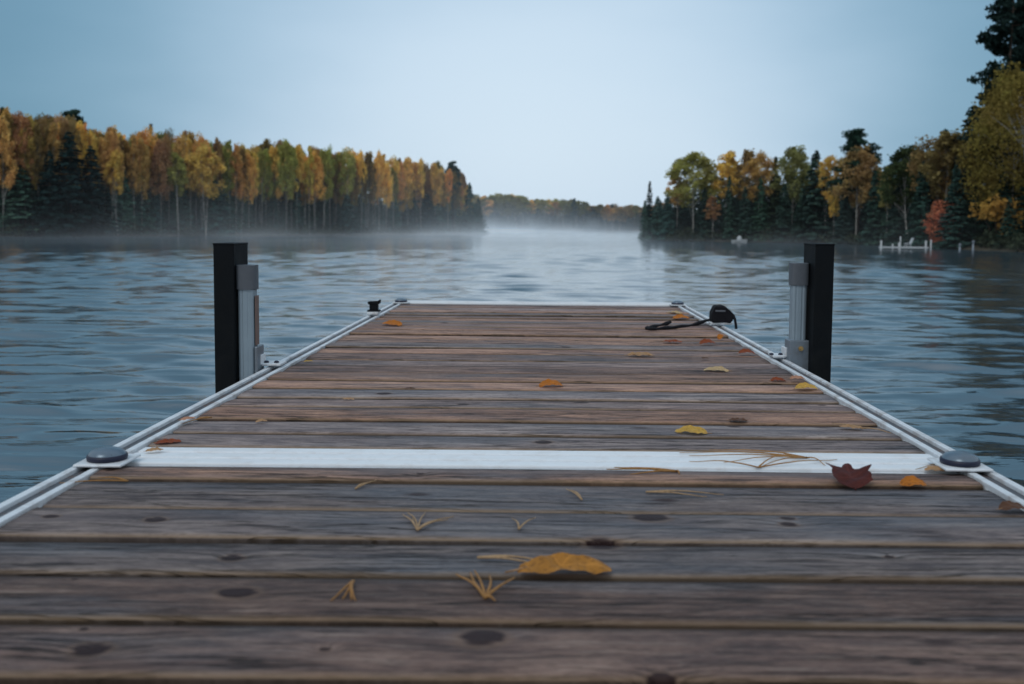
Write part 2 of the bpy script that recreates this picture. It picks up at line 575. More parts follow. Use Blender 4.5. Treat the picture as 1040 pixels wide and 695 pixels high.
def pipe(inner, sgn, y0, top, rail_x, label, bolt):
    w = .052
    cx = inner + sgn * w / 2; cy = y0 + w / 2
    t = empty('support_pipe', (cx, cy, -1.7))
    zb = 1.7
    rad = w / 2 - .002
    # fluted tube: rounded square with shallow ribs
    prof = []
    n = 64
    for k in range(n):
        a = 2 * math.pi * k / n
        c_, s_ = math.cos(a), math.sin(a)
        r = rad * (abs(c_) ** 5 + abs(s_) ** 5) ** (-1 / 5) * (1 - (.05 if (k % 8) in (3, 4) else 0))
        prof.append((r * c_, r * s_))
    MB().prism(prof, lambda a, b_, d: (a, b_, d), 0, zb + top - .02).build('tube', M['tube'], t)
    cp = MB()
    prof2 = []
    for k in range(48):
        a = 2 * math.pi * k / 48
        c_, s_ = math.cos(a), math.sin(a)
        r = (w / 2 + .003) * (abs(c_) ** 4 + abs(s_) ** 4) ** (-1 / 4)
        prof2.append((r * c_, r * s_))
    cp.prism(prof2, lambda a, b_, d: (a, b_, d), zb + top - .072, zb + top, .004)
    cp.build('pipe_cap', M['capgrey'], t, False)
    br = MB()
    if bolt: br.box(-w / 2 - .006, w / 2 + .006, -w / 2 - .007, w / 2 + .007, zb - .13, zb + .073, .003)
    else:
        xi = -sgn * w / 2
        br.box(min(xi, xi - sgn * .010), max(xi, xi - sgn * .010), -w / 2 - .002, w / 2 + .012, zb - .13, zb + .073, .003)
        br.box(-w / 2 - .004, w / 2 + .004, -w / 2 - .005, w / 2 + .005, zb - .16, zb - .06, .003)
    o = br.build('bracket', M['bracket'], t)
    fl = MB()
    # foot flange reaching over the rail towards the deck
    xa = -sgn * (w / 2 + .002)
    xb = -sgn * (abs(inner - rail_x) + w / 2 + .045)
    fl.box(min(xa, xb), max(xa, xb), .01, .085, zb + .0105, zb + .0175, .002)
    fl.box(min(xa, xa - sgn * .010), max(xa, xa - sgn * .010), .0, .05, zb + .015, zb + .045, .002)
    fl.build('flange', M['alu'], o)
    if bolt:
        bl = MB()
        bl.tube([(0.004 * sgn, -w / 2 - .006, zb + .047), (0.004 * sgn, -w / 2 - .013, zb + .047)], .0085, 6)
        bl.tube([(0.004 * sgn, -w / 2 - .012, zb + .047), (0.004 * sgn, -w / 2 - .021, zb + .047)], .0042, 12)
        bl.build('bolt', M['brass'], o)
    for k in range(2):
        MB().lathe((-sgn * (w / 2 + .018 + .03 * k), .035, zb + .0175), [(0, .0), (.0075, 0), (.0075, .0035), (.004, .006), (0, .006)], 12).build('screw', M['navy'], o, True)
    if not bolt:
        s = MB()
        xs = -sgn * (w / 2)
        s.box(min(xs, xs - sgn * .0025), max(xs, xs - sgn * .0025), -.017, .017, zb + .075, zb + top - .09, .001)
        s.build('painted_reflection', M['strip'], t)  # thin plate added in place of the reflection on the tube's side
    return tag(t, label, 'pipe')


post(-.891, -1, 2.86, .376, 'black square post beside the left rail, behind the tube with a brown reflection painted on its side')
pipe(-.838, -1, 2.875, .312, RX0, 'pale upright tube with dark grey cap and brown reflection painted on its side, against the left black post', False)
post(.868, 1, 3.11, .386, 'black square post beside the right rail, behind the tube with a brass bolt')
pipe(.812, 1, 3.165, .322, RX1, 'fluted upright tube with grey cap and brass bolt, against the right black post', True)

# ------------------------------------------------------------------ cleat on the left rail
p = on(380, 319, .010)
cl = empty('dock_cleat', (RX0 + .024, p.y, .010))
MB().box(-.026, .026, -.05, .04, 0, .012, .003).build('base_plate', M['alu'], cl)
MB().box(-.030, .030, -.022, .022, .012, .020, .003).box(-.020, .020, -.018, .018, .018, .054, .005).build('body', M['black'], cl)
b = MB()
b.prism([(-.029, .056), (-.024, .047), (.020, .047), (.029, .050), (.032, .068), (.026, .069), (.021, .060), (-.022, .061)], lambda a, z, d: (a, d, z), -.02, .02, .002)
b.build('horn', M['black'], cl)
tag(cl, 'small black waisted cleat with a raised horn, on the left rail near the dock end', 'cleat')

# ------------------------------------------------------------------ black pouch with strap on the right rail
p = on(721, 329, .012)
BX, BY = RX1 - .012, p.y
pc = empty('strap_pouch', (BX, BY, .012))
sc = BY / F * .86
# outline in photo px, x from 721, z from 326
poly = [(-12, 0), (-13, 5), (-11.5, 12), (-10, 18), (-6, 20), (1, 20), (5, 17), (9, 13.5), (12, 10), (13.5, 6), (13, 2), (10, -.5), (0, 0)]
b = MB()
b.prism([(x * sc, z * sc + .010) for x, z in poly], lambda a, z, d: (a, d, z), -.035, .035, .010)
bmesh.ops.subdivide_edges(b.bm, edges=b.bm.edges[:], cuts=2, use_grid_fill=True)
for v in b.bm.verts:
    q = v.co * 70
    k = .0028 * (math.sin(q.x * 1.3 + q.z) + math.cos(q.y * 1.7 + q.z * 1.4) * .8)
    v.co += Vector((k, k * .6, k * .8))
b.build('body', M['fabric'], pc, True, 1)
b = MB(); b.box(-.032, .012, -.039, -.036, .056, .064, .002)
b.build('buckle', M['greylabel'], pc)
b = MB(); b.box(-.05, .045, -.03, .03, -.001, .009, .003)
b.build('base_plate', M['alu'], pc)
# hanging end on the right
def ribbon(path, w, th):
    bb = MB()
    bb.tube(path, w, 8, True, th)
    return bb
b = MB()
b.tube([(.046, -.03, .045), (.054, -.035, .025), (.058, -.04, .0), (.060, -.04, -.018)], [.007, .006, .006, .006], 8)
b.build('strap_end', M['fabric'], pc, True)
pts = []
for (x, y) in [(727, 327.5), (716, 328.9), (702, 330.6), (687, 332.2), (673, 333.6), (662, 334.4), (657.5, 333.4), (662, 332.0), (672, 330.2), (681, 329.4)]:
    q = on(x, y, .006)
    pts.append(Vector((q.x - BX, q.y - BY, .0055 - .012)))
pts[0].z = .012; pts[1].z = .006; pts[-1].z = .004
sm = []
for i in range(len(pts) - 1):
    p0, p1, p2, p3 = pts[max(i - 1, 0)], pts[i], pts[i + 1], pts[min(i + 2, len(pts) - 1)]
    for k in range(6):
        t = k / 6
        sm.append(.5 * ((2 * p1) + (p2 - p0) * t + (2 * p0 - 5 * p1 + 4 * p2 - p3) * t * t + (3 * p1 - p0 - 3 * p2 + p3) * t ** 3))
sm.append(pts[-1])
b = MB(); b.tube(sm, [.0095 + .0022 * math.sin(i * .9) for i in range(len(sm))], 8, True, .8)
b.build('strap', M['fabric'], pc, True)
tag(pc, 'black nylon pouch on the right rail with its strap trailing over the boards', 'pouch')


# ------------------------------------------------------------------ fallen leaves
def leaf_mesh(kind, half, rs, arch=.0, tilt=0.0, curl=.0, crumple=.12, rot=0.0, stretch=1.0):
    NR, NA = 7, 72
    verts = [(0, 0)]
    for i in range(1, NR + 1):
        for k in range(NA):
            a = 2 * math.pi * k / NA
            if kind != 'maple':
                r = 1 / math.sqrt((math.cos(a)) ** 2 + (math.sin(a) / (.62 if kind == 'oval' else .40)) ** 2)
                r *= 1 + .18 * max(0, math.cos(a)) ** 6
                r *= 1 + .025 * math.sin(a * 24)
            else:
                lob = [(0, 1.0, .27), (50, .95, .27), (-50, .95, .27), (112, .70, .26), (-112, .70, .26)]
                r = .60
                for (d, L, wd) in lob:
                    da = (a - R(d) + math.pi) % (2 * math.pi) - math.pi
                    r = max(r, L * max(0, 1 - abs(da) / (wd * 2.3)) ** .8)
                    if abs(da) < .34: r = max(r, L * .62 * (1 - max(0, abs(abs(da) - .2) - .05) / .12))
                r = min(r, 1.05)
            rr = r * i / NR
            verts.append((rr * math.cos(a), rr * math.sin(a)))
    faces = [(0, 1 + k, 1 + (k + 1) % NA) for k in range(NA)]
    for i in range(NR - 1):
        for k in range(NA):
            a = 1 + i * NA + k; b = 1 + i * NA + (k + 1) % NA
            faces.append((a, a + NA, b + NA, b))
    ph = [rs.uniform(0, 6) for _ in range(6)]
    out, vein = [], []
    for (u, v) in verts:
        z = arch * (1 - (u * u)) + curl * v * v + crumple * .3 * (math.sin(u * 5 + ph[0]) * math.cos(v * 6 + ph[1]) + .6 * math.sin(u * 11 + v * 7 + ph[2])) + crumple * .15 * abs(v) * math.sin(9 * u + ph[3])
        z += .05 * abs(v)
        x, y = u * stretch, v
        a = math.atan2(v, u)
        if kind == 'oval': vn = max(0, 1 - abs(v) * 28)
        else:
            vn = 0
            for d in (0, 52, -52, 112, -112):
                da = (a - R(d) + math.pi) % (2 * math.pi) - math.pi
                vn = max(vn, 1 - abs(da) * math.hypot(u, v) * 30)
        vein.append(max(0, vn))
        c, s = math.cos(rot), math.sin(rot)
        x, y = x * c - y * s, x * s + y * c
        c, s = math.cos(tilt), math.sin(tilt)
        y, z = y * c - z * s, y * s + z * c
        out.append([x * half, y * half, z * half])
    zmin = min(o[2] for o in out)
    for o in out: o[2] -= zmin - .0012
    me = bpy.data.meshes.new('blade')
    me.from_pydata(out, [], faces)
    a_ = me.attributes.new('vein', 'FLOAT', 'POINT'); a_.data.foreach_set('value', vein)
    return me, out[0], out


LEAFC = {
    'ochre': fallen_mat('leaf_ochre', (.46, .20, .028)),
    'red': fallen_mat('leaf_dark_red', (.085, .013, .008), (.03, .005, .004)),
    'orange': fallen_mat('leaf_orange', (.52, .17, .012)),
    'yellow': fallen_mat('leaf_yellow', (.62, .38, .07)),
    'rust': fallen_mat('leaf_rust', (.27, .055, .010)),
    'tan': fallen_mat('leaf_tan', (.46, .27, .13)),
    'pale': fallen_mat('leaf_pale', (.58, .42, .22)),
    'brown': fallen_mat('leaf_brown', (.12, .055, .028)),
    'salmon': fallen_mat('leaf_salmon', (.52, .27, .17)),
}
# x, base y, width px, kind, colour, arch, tilt(deg), curl, rot(deg), z, label
LV = [
    (570, 589, 92, 'long', 'ochre', .13, 10, .10, 4, 0, 'large curled ochre leaf arching over the gap between two foreground boards'),
    (870, 497, 50, 'maple', 'red', .10, 17, .30, 84, 0, 'dark red maple leaf standing on its edge in front of the white cross plate'),
    (930, 496.5, 26, 'oval', 'orange', .30, 22, .1, 5, 0, 'small orange leaf to the right of the dark red maple leaf'),
    (705, 442.5, 31, 'oval', 'yellow', .14, 10, .1, 170, 0, 'pale yellow leaf just beyond the white cross plate'),
    (559, 394.5, 24, 'oval', 'orange', .24, 14, .1, 10, 0, 'bright orange leaf lying alone in the middle of the dock'),
    (398, 331.5, 20, 'oval', 'orange', .1, 16, .2, 165, 0, 'orange leaf by the small cleat at the far left of the dock'),
    (692, 324.5, 17, 'oval', 'orange', .2, 14, .1, 10, 0, 'orange leaf above the black strap near the far right corner cap'),
    (686, 319, 16, 'oval', 'pale', .1, 4, .1, 150, 0, 'pale tan leaf beside the orange one at the far right corner'),
    (719, 350.5, 16, 'oval', 'rust', .3, 18, .1, 10, 0, 'dark rust leaf on the boards below the black pouch'),
    (732, 345.5, 9, 'oval', 'orange', .3, 35, .1, 60, 0, 'tiny upright orange leaf close to the rail below the pouch'),
    (683, 348.5, 18, 'oval', 'rust', .05, 5, .1, 0, 0, 'thin flat rust leaf left of the dark rust one'),
    (759, 361, 16, 'oval', 'rust', .3, 16, .1, 5, 0, 'rust orange leaf touching the right rail between pouch and pipe'),
    (730, 378.5, 24, 'oval', 'pale', .12, 8, .1, 170, 0, 'pale cream leaf right of centre, halfway along the dock'),
    (791, 388.5, 15, 'oval', 'rust', .2, 12, .1, 0, 0, 'dark red leaf left of the salmon leaf by the right rail'),
    (811, 386.5, 15, 'oval', 'salmon', .2, 10, .1, 0, .009, 'salmon pink leaf resting on the right rail by the bolted pipe'),
    (820, 397.5, 22, 'oval', 'yellow', .25, 14, .1, 8, 0, 'yellow orange leaf against the right rail near the black post'),
    (651, 362.5, 26, 'oval', 'tan', .05, 4, .1, 0, 0, 'faint tan leaf flat on the boards beyond the bright orange one'),
    (958, 481, 26, 'oval', 'tan', .1, 6, .1, 170, 0, 'narrow tan leaf just below the right round cap'),
    (188, 428, 14, 'oval', 'salmon', .1, 10, .1, 30, .009, 'brown pink leaf scrap on the left rail beyond the round cap'),
    (166, 452, 24, 'oval', 'rust', .05, 5, .1, 20, 0, 'reddish leaf scrap at the left end of the white cross plate'),
    (154, 460, 16, 'oval', 'tan', .1, 8, .1, 20, .003, 'tan leaf scrap beside the left corner plate'),
    (264, 430, 11, 'oval', 'tan', .2, 10, .1, 20, 0, 'small tan leaf on the boards near the left rail'),
    (1032, 521, 28, 'oval', 'brown', .25, 12, .1, 10, 0, 'dark brown leaf at the right rail beyond the last plank gap'),
    (750, 429, 18, 'oval', 'brown', .05, 4, .1, 0, 0, 'dull brown leaf lying flat beyond the pale yellow leaf'),
    (868, 437, 22, 'oval', 'tan', .04, 3, .1, 160, 0, 'thin tan leaf on the boards short of the right rail'),
    (352, 407, 12, 'oval', 'tan', .05, 4, .1, 0, 0, 'small dull tan leaf left of centre, halfway along the dock'),
    (312, 368, 9, 'oval', 'yellow', .1, 6, .1, 20, 0, 'tiny yellow leaf beside the left rail opposite the left pipe'),
    (416, 396, 10, 'oval', 'brown', .05, 4, .1, 0, 0, 'tiny dark brown leaf scrap left of the bright orange leaf'),
    (716, 365, 8, 'oval', 'brown', .1, 6, .1, 0, 0, 'tiny brown leaf scrap before the dark rust leaf'),
]
for i, (x, y, w, kind, colr, arch, tilt, curl, rot, z, lab) in enumerate(LV):
    rs = random.Random(100 + i)
    p = on(x, y, z)
    half = w * p.y / F / 2
    if kind == 'maple': half *= 1.34
    me, c0, vs = leaf_mesh(kind, half, rs, arch, R(tilt), curl, .14, R(rot))
    near = min(v[1] for v in vs)
    t = empty('fallen_leaf', (p.x, p.y - near, z))
    o = link('blade', me, LEAFC[colr], t, True)
    if w > 13:
        # leaf stalk, leaving the blade at its base
        c, s = math.cos(R(rot)), math.sin(R(rot))
        bx_, by_ = -half * .9 * c, -half * .9 * s * math.cos(R(tilt))
        k = min(vs, key=lambda v: (v[0] - bx_) ** 2 + (v[1] - by_) ** 2)
        st = MB()
        st.tube([(k[0] * .9, k[1] * .9, k[2] + .0004), (k[0] * 1.15, k[1] * 1.15, max(.002, k[2] * .7)), (k[0] * 1.5, k[1] * 1.4, .002)],
                [half * .035, half * .025, half * .02], 6)
        st.build('stalk', LEAFC['tan' if colr != 'red' else 'red'], t, True)
    tag(t, lab, 'leaf')

# ------------------------------------------------------------------ pine needles
NEED = fallen_mat('dry_needle', (.44, .23, .075), (.2, .09, .03), .5)
NEEDP = fallen_mat('dry_needle_pale', (.50, .34, .19), (.2, .12, .06), .4)


def needles(joint, tips, lab, mat=None, th=.0014, lift=.003):
    j = on(*joint)
    t = empty('pine_needles', (j.x, j.y, 0))
    b = MB()
    for (x, y) in tips:
        q = on(x, y) - j
        n = 8
        side = Vector((-q.y, q.x, 0)) * random.uniform(-.05, .05)
        pts = []
        for k in range(n + 1):
            s = k / n
            pts.append(q * s + side * math.sin(math.pi * s) + Vector((0, 0, .0022 + lift * math.sin(math.pi * min(1, s * 1.1)) * random.uniform(.9, 1.1))))
        b.tube(pts, [th * (1.15 - .7 * k / n) for k in range(n + 1)], 5)
    b.build('needle_fan', mat or NEED, t, True)
    return tag(t, lab, 'pine needles')


needles((424, 540), [(409, 524), (414, 522), (420, 526), (432, 522), (441, 530), (461, 526), (455, 529)], 'fan of dry pine needles left of centre, third board below the white plate', NEEDP)
needles((527, 539), [(520, 528), (524, 531), (544, 527)], 'small fork of three pine needles between the fan and the large dark knot', NEEDP)
needles((493, 609), [(463, 585), (478, 583), (482, 581), (497, 586), (523, 588), (503, 612)], 'wide fan of dry pine needles nearest the large ochre leaf', NEED, .0019)
needles((359, 592), [(336, 612), (348, 610), (361, 612), (357, 611)], 'pair of short pine needles pointing at the viewer, left of the widest fan', NEED, .0018)
needles((361, 498), [(382, 489), (377, 491), (370, 494)], 'short pine needles at the first gap below the white plate', NEEDP)
needles((591, 509), [(575, 498), (580, 499)], 'lone pine needle pair slanting across the second foreground board', NEEDP)
needles((688, 480), [(616, 478), (640, 483), (624, 476), (690, 483)], 'long orange pine needles lying along the near edge of the white plate', NEED, .0019)
needles((656, 501), [(735, 504), (718, 506)], 'long pale pine needle stretching right of centre', NEEDP)
needles((485, 568), [(560, 573), (548, 575)], 'long pale needle pointing at the large ochre leaf', NEEDP, .0018)
needles((820, 466), [(720, 458), (735, 471), (700, 464), (690, 461), (838, 474), (770, 476)], 'scatter of long needles lying on the right half of the white plate', NEED, .0013, .005)
needles((770, 476), [(800, 462), (700, 470), (850, 468)], 'crossed needles at the near edge of the white plate', NEED, .0013, .005)
needles((980, 470.5), [(945, 474), (930, 478)], 'needles beside the right corner plate', NEEDP)
needles((875, 436), [(845, 431), (905, 441)], 'curved needle on the last board before the right end of the plate', NEEDP)
needles((215, 425), [(183, 432), (195, 428)], 'needles lying across the left rail by the leaf scrap', NEED)
needles((130, 490), [(60, 492), (100, 486)], 'needles in the board gap below the left round cap', NEED)


# ------------------------------------------------------------------ ground and lake
LEFT = [(-420, 40), (-120, 50), (-70, 58), (-44, 66), (-36, 74), (-27, 88), (-19, 103), (-11.5, 122), (-8.6, 132), (-12, 150), (-30, 190), (-40, 245)]
FARS = [(-40, 245), (-20, 262), (0, 258), (20, 262), (32, 250), (30, 200), (22, 140), (13, 100)]
RIGHT = [(13, 100), (8.8, 84), (10, 80), (14, 77.5), (20, 75), (22.4, 69), (22.6, 62), (22.3, 56), (22.7, 51), (23.4, 46), (25.5, 38), (32, 28), (120, 5), (420, -20)]
shore = np.array(LEFT + FARS[1:-1] + RIGHT)
landpoly = np.vstack([shore, [(420, 420), (-420, 420)]])


def inside(P, poly):
    x, y = P[:, 0], P[:, 1]
    c = np.zeros(len(P), bool)
    n = len(poly)
    for i in range(n):
        x0, y0 = poly[i]; x1, y1 = poly[(i + 1) % n]
        cond = ((y0 > y) != (y1 > y)) & (x < (x1 - x0) * (y - y0) / (y1 - y0 + 1e-12) + x0)
        c ^= cond
    return c


def sdist(P):
    d = np.full(len(P), 1e9)
    for a, b_ in zip(shore[:-1], shore[1:]):
        ab = b_ - a
        t = np.clip(((P - a) @ ab) / (ab @ ab), 0, 1)
        q = a + t[:, None] * ab
        d = np.minimum(d, np.hypot(*(P - q).T))
    return np.where(inside(P, landpoly), d, -d)


def ground_z(P):
    P = np.atleast_2d(P).astype(float)
    s = sdist(P)
    n = .25 * np.sin(P[:, 0] * .31 + 1.3) * np.cos(P[:, 1] * .23) + .12 * np.sin(P[:, 0] * 1.1) * np.sin(P[:, 1] * .9)
    return np.where(s > 0, WATER_Z + np.minimum(s * .12, .9) + np.clip(s / 4, 0, 1) * (n + .1) + np.clip((s - 5) * .22, 0, 3.2 + 2.3 * np.clip((P[:, 1] - 180) / 60, 0, 1)), WATER_Z + np.maximum(s * .25, -1.4))


xs = np.concatenate([np.linspace(-420, -70, 30)[:-1], np.arange(-70, 60, 1.5), np.linspace(60, 420, 30)])
ys = np.concatenate([np.linspace(-400, -10, 20)[:-1], np.arange(-10, 40, 5), np.arange(40, 150, 1.5), np.linspace(150, 290, 50), np.linspace(300, 1400, 12)])
GX, GY = np.meshgrid(xs, ys)
P = np.column_stack([GX.ravel(), GY.ravel()])
Z = ground_z(P)
Z[P[:, 1] > 420] = 3.0
nx, ny = len(xs), len(ys)
fc = [(j * nx + i, j * nx + i + 1, (j + 1) * nx + i + 1, (j + 1) * nx + i) for j in range(ny - 1) for i in range(nx - 1)]
me = bpy.data.meshes.new('ground')
me.from_pydata([tuple(v) for v in np.column_stack([P, Z])], [], fc)
m, nt, out = newmat('forest_floor')
g = G(nt)
co = g.n('ShaderNodeTexCoord').outputs['Object']
c = g.ramp(g.noise(co, .9, 6, .7), [(.3, (.020, .022, .015)), (.55, (.045, .04, .022)), (.75, (.09, .06, .03))])
pb = g.n('ShaderNodeBsdfPrincipled'); g.link(c, pb.inputs['Base Color']); pb.inputs['Roughness'].default_value = .95
g.link(pb.outputs[0], out.inputs[0])
tag(link('ground', me, m, None, True), kind='structure')

# lake surface: real ripples near, finer than the mesh left to the bump
rows = []
y = .25
while y < 320:
    rows.append(y); y *= 1.0052
rows = np.array(rows)
NC = 620
tt = np.linspace(-1.25, 1.25, NC)
tt = np.sign(tt) * (np.abs(tt) ** 1.25) / (1.25 ** .25)
YY = np.repeat(rows, NC).reshape(len(rows), NC)
XX = tt[None, :] * (YY + 1.2)
H = np.zeros_like(XX)
wr = np.random.default_rng(21)
for k in range(200):
    lam = math.exp(wr.uniform(math.log(.11), math.log(1.15)))
    th = wr.normal(R(85), R(19))
    kx, ky = math.cos(th) * 2 * math.pi / lam, math.sin(th) * 2 * math.pi / lam
    slope = .0068
    amp = slope * lam / (2 * math.pi)
    # drop what the grid cannot carry
    dy = YY * .0052; dx = (YY + 1.2) * .0042
    need = np.maximum(dy * abs(math.sin(th)), dx * abs(math.cos(th)))
    fade = np.clip((lam / need - 3) / 5, 0, 1)
    H += amp * fade * np.sin(kx * XX + ky * YY + wr.uniform(0, 6.28) + .6 * np.sin(XX * .21 + YY * .13 + k))
gust = .65 + .5 * (np.sin(XX * .19 + 1) * np.cos(YY * .16 + XX * .05) * .5 + .5)
H *= gust * 1.65
H += 6.0 * np.maximum(H, 0) ** 2
H *= 1 + 1.5 * np.clip((YY - 8) / 30, 0, 1)      # the open lake is more ruffled than the lee of the dock
verts = np.column_stack([XX.ravel(), YY.ravel(), (H + WATER_Z).ravel()]).astype(np.float32)
nr = len(rows)
idx = np.arange(nr * NC).reshape(nr, NC)
q = np.stack([idx[:-1, :-1], idx[:-1, 1:], idx[1:, 1:], idx[1:, :-1]], -1).reshape(-1, 4)


def fast_mesh(name, verts, quads, per=4):
    me = bpy.data.meshes.new(name)
    me.vertices.add(len(verts)); me.vertices.foreach_set('co', np.asarray(verts, np.float32).ravel())
    n = len(quads)
    me.loops.add(n * per); me.loops.foreach_set('vertex_index', np.asarray(quads, np.int32).ravel())
    me.polygons.add(n)
    me.polygons.foreach_set('loop_start', np.arange(0, n * per, per, dtype=np.int32))
    me.update(calc_edges=True)
    return me


me = fast_mesh('lake_water', verts, q)
tag(link('lake_water', me, M['water'], None, True), kind='structure')
# the rest of the lake around and behind the dock
me = bpy.data.meshes.new('lake_water')
me.from_pydata([(-420, -400, WATER_Z - .02), (420, -400, WATER_Z - .02), (420, 420, WATER_Z - .02), (-420, 420, WATER_Z - .02)], [], [(0, 1, 2, 3)])
tag(link('lake_water', me, M['water']), kind='structure')


# ------------------------------------------------------------------ trees
def quads(centers, normals, size, aspect, r):
    """leaf-sized faces: centres (n,3), normals (n,3)"""
    n = len(centers)
    a = r.normal(size=(n, 3))
    u = np.cross(normals, a); u /= np.linalg.norm(u, axis=1)[:, None] + 1e-9
    v = np.cross(normals, u); v /= np.linalg.norm(v, axis=1)[:, None] + 1e-9
    s = (size * r.uniform(.6, 1.3, n))[:, None] * .5
    u = u * s * aspect; v = v * s
    V = np.stack([centers - u * .9, centers - v, centers + u * 1.1, centers + v], 1).reshape(-1, 3)
    return V


def leaf_obj(name, V, mat, parent):
    n = len(V) // 4
    me = fast_mesh(name, V, np.arange(n * 4).reshape(n, 4))
    return link(name, me, mat, parent)


def ru(r, n):
    a = r.normal(size=(n, 3))
    return a / np.linalg.norm(a, axis=1)[:, None]


def birch(h, cw, c0, seed, lean=0.0, n_cl=60, per=70, dens=.20, trunks=1, bark='birch_bark', tr=.048):
    """h height, cw crown half width, c0 where the crown starts (share of h)"""
    r = np.random.default_rng(seed)
    t = empty('birch_tree', (0, 0, 0))
    b = MB()
    axis = []
    bend = r.uniform(-1, 1, 2) * h * .03
    def ax(s, off=(0, 0)):
        return Vector((lean * h * s + bend[0] * math.sin(s * 3) + off[0] * s, bend[1] * math.sin(s * 2.5) + off[1] * s, h * s))
    tops = []
    for k in range(trunks):
        off = (0, 0) if k == 0 else (r.uniform(-1, 1) * cw * .9, r.uniform(-.6, .6) * cw)
        b.tube([ax(s, off) for s in (-.04, .05, .2, .4, .6, .8, .95)], [tr * f for f in (1.2, 1, .85, .7, .5, .3, .1)], 7)
        tops.append(off)
    cents = []
    for k in range(n_cl):
        s = c0 + (1.0 - c0) * r.beta(1.5, 1.15)
        e = math.sin(math.pi * min(1, (s - c0) / (1 - c0) * .80 + .16)) ** .7
        a = r.uniform(0, 2 * math.pi)
        rad = cw * e * math.sqrt(r.uniform(.05, 1))
        off = tops[k % trunks]
        p = ax(s, off) + Vector((math.cos(a) * rad, math.sin(a) * rad, r.uniform(-.2, .2)))
        cents.append(p)
        if k % 3 == 0:
            q0 = ax(max(.1, s - .16 - .1 * r.random()), off)
            mid = (q0 + p) / 2 + Vector((0, 0, .12 * rad))
            b.tube([q0, mid, p], [tr * .28, tr * .18, .008], 5)
    b.build('trunk', M[bark], t, True)
    pts, nr_ = [], []
    for p in cents:
        m_ = int(per * r.uniform(.5, 1.4))
        rr = cw * r.uniform(.20, .40)
        q = ru(r, m_) * (r.uniform(0, 1, (m_, 1)) ** .5) * rr * np.array([1, 1, 1.15])
        pts.append(q + np.array(p)); nr_.append(ru(r, m_))
    # stray leaves
    m_ = n_cl * 5
    idx_ = r.integers(0, len(cents), m_)
    pts.append(np.array([tuple(cents[i]) for i in idx_]) + r.normal(size=(m_, 3)) * cw * .16); nr_.append(ru(r, m_))
    C = np.vstack(pts); N = np.vstack(nr_)
    leaf_obj('crown', quads(C, N, dens, 1.1, r), M['leaf'], t)
    return t


def spruce(h, rad, seed, c0=.04, dens=1.0, power=.85):
    r = np.random.default_rng(seed)
    t = empty('spruce_tree', (0, 0, 0))
    MB().tube([(0, 0, -.3), (0, 0, h * .3), (.02, 0, h * .7), (0, 0, h)], [.09, .07, .04, .01], 7).build('trunk', M['dark_bark'], t, True)
    C, N = [], []
    z = h * c0
    lev = 0
    while z < h * .99:
        f = 1 - (z - h * c0) / (h * (1 - c0))
        L0 = rad * f ** power + .05
        nb = max(4, int((6 + 6 * f) * dens))
        for k in range(nb):
            a = r.uniform(0, 2 * math.pi)
            L = L0 * r.uniform(.62, 1.15)
            m_ = max(4, int(L * 24 * dens))
            s = np.sqrt(r.uniform(.02, 1, m_))
            droop = -.28 * L * s ** 1.3 + .10 * L * s ** 3
            w = .16 * L * (1.1 - s)
            lat = r.normal(size=m_) * (w + .04)
            x = math.cos(a) * s * L - math.sin(a) * lat
            y = math.sin(a) * s * L + math.cos(a) * lat
            C.append(np.column_stack([x, y, z + droop + r.normal(size=m_) * .035 - abs(lat) * .25]))
            nn = np.column_stack([math.cos(a) * np.full(m_, .5), math.sin(a) * np.full(m_, .5), np.full(m_, .8)]) + r.normal(size=(m_, 3)) * .35
            N.append(nn / np.linalg.norm(nn, axis=1)[:, None])
        z += h * .021 * (1 + .9 * f) * r.uniform(.7, 1.3)
        lev += 1
    C = np.vstack(C); N = np.vstack(N)
    leaf_obj('crown', quads(C, N, .23, 1.5, r), M['needle'], t)
    return t


def pine(h, rad, seed, c0=.3, nlimb=34, tuft=.34):
    r = np.random.default_rng(seed)
    t = empty('pine_tree', (0, 0, 0))
    b = MB()
    b.tube([(0, 0, -.3), (.05, 0, h * .3), (-.05, .05, h * .65), (.03, 0, h * .97)], [.17, .14, .09, .02], 8)
    C, N = [], []
    for k in range(nlimb):
        s = c0 + (1 - c0) * (k + r.random()) / nlimb
        f = (1 - s) / (1 - c0)
        L = rad * (.25 + .85 * f ** .6) * r.uniform(.45, 1.15)
        a = r.uniform(0, 2 * math.pi) if k % 4 else r.choice([0, math.pi]) + r.normal() * .3
        z0 = h * s
        tip = Vector((math.cos(a) * L, math.sin(a) * L, z0 + L * r.uniform(.05, .32)))
        q0 = Vector((0, 0, z0)); mid = (q0 + tip) / 2 - Vector((0, 0, L * .05))
        b.tube([q0, mid, tip], [.035, .025, .01], 5)
        nt_ = max(3, int(L * 4.2))
        for j in range(nt_):
            u = (.35 + .65 * (j + r.random()) / nt_)
            c = q0.lerp(tip, u) + Vector(r.normal(size=3)) * L * .13
            c.z += .06
            m_ = 46
            q = ru(r, m_) * (r.uniform(0, 1, (m_, 1)) ** .5) * np.array([tuft, tuft, tuft * .5])
            C.append(q + np.array(c)); nn = ru(r, m_) * .8 + np.array([0, 0, .5])
            N.append(nn / np.linalg.norm(nn, axis=1)[:, None])
    b.build('trunk', M['dark_bark'], t, True)
    leaf_obj('crown', quads(np.vstack(C), np.vstack(N), .15, 1.9, r), M['needle'], t)
    return t


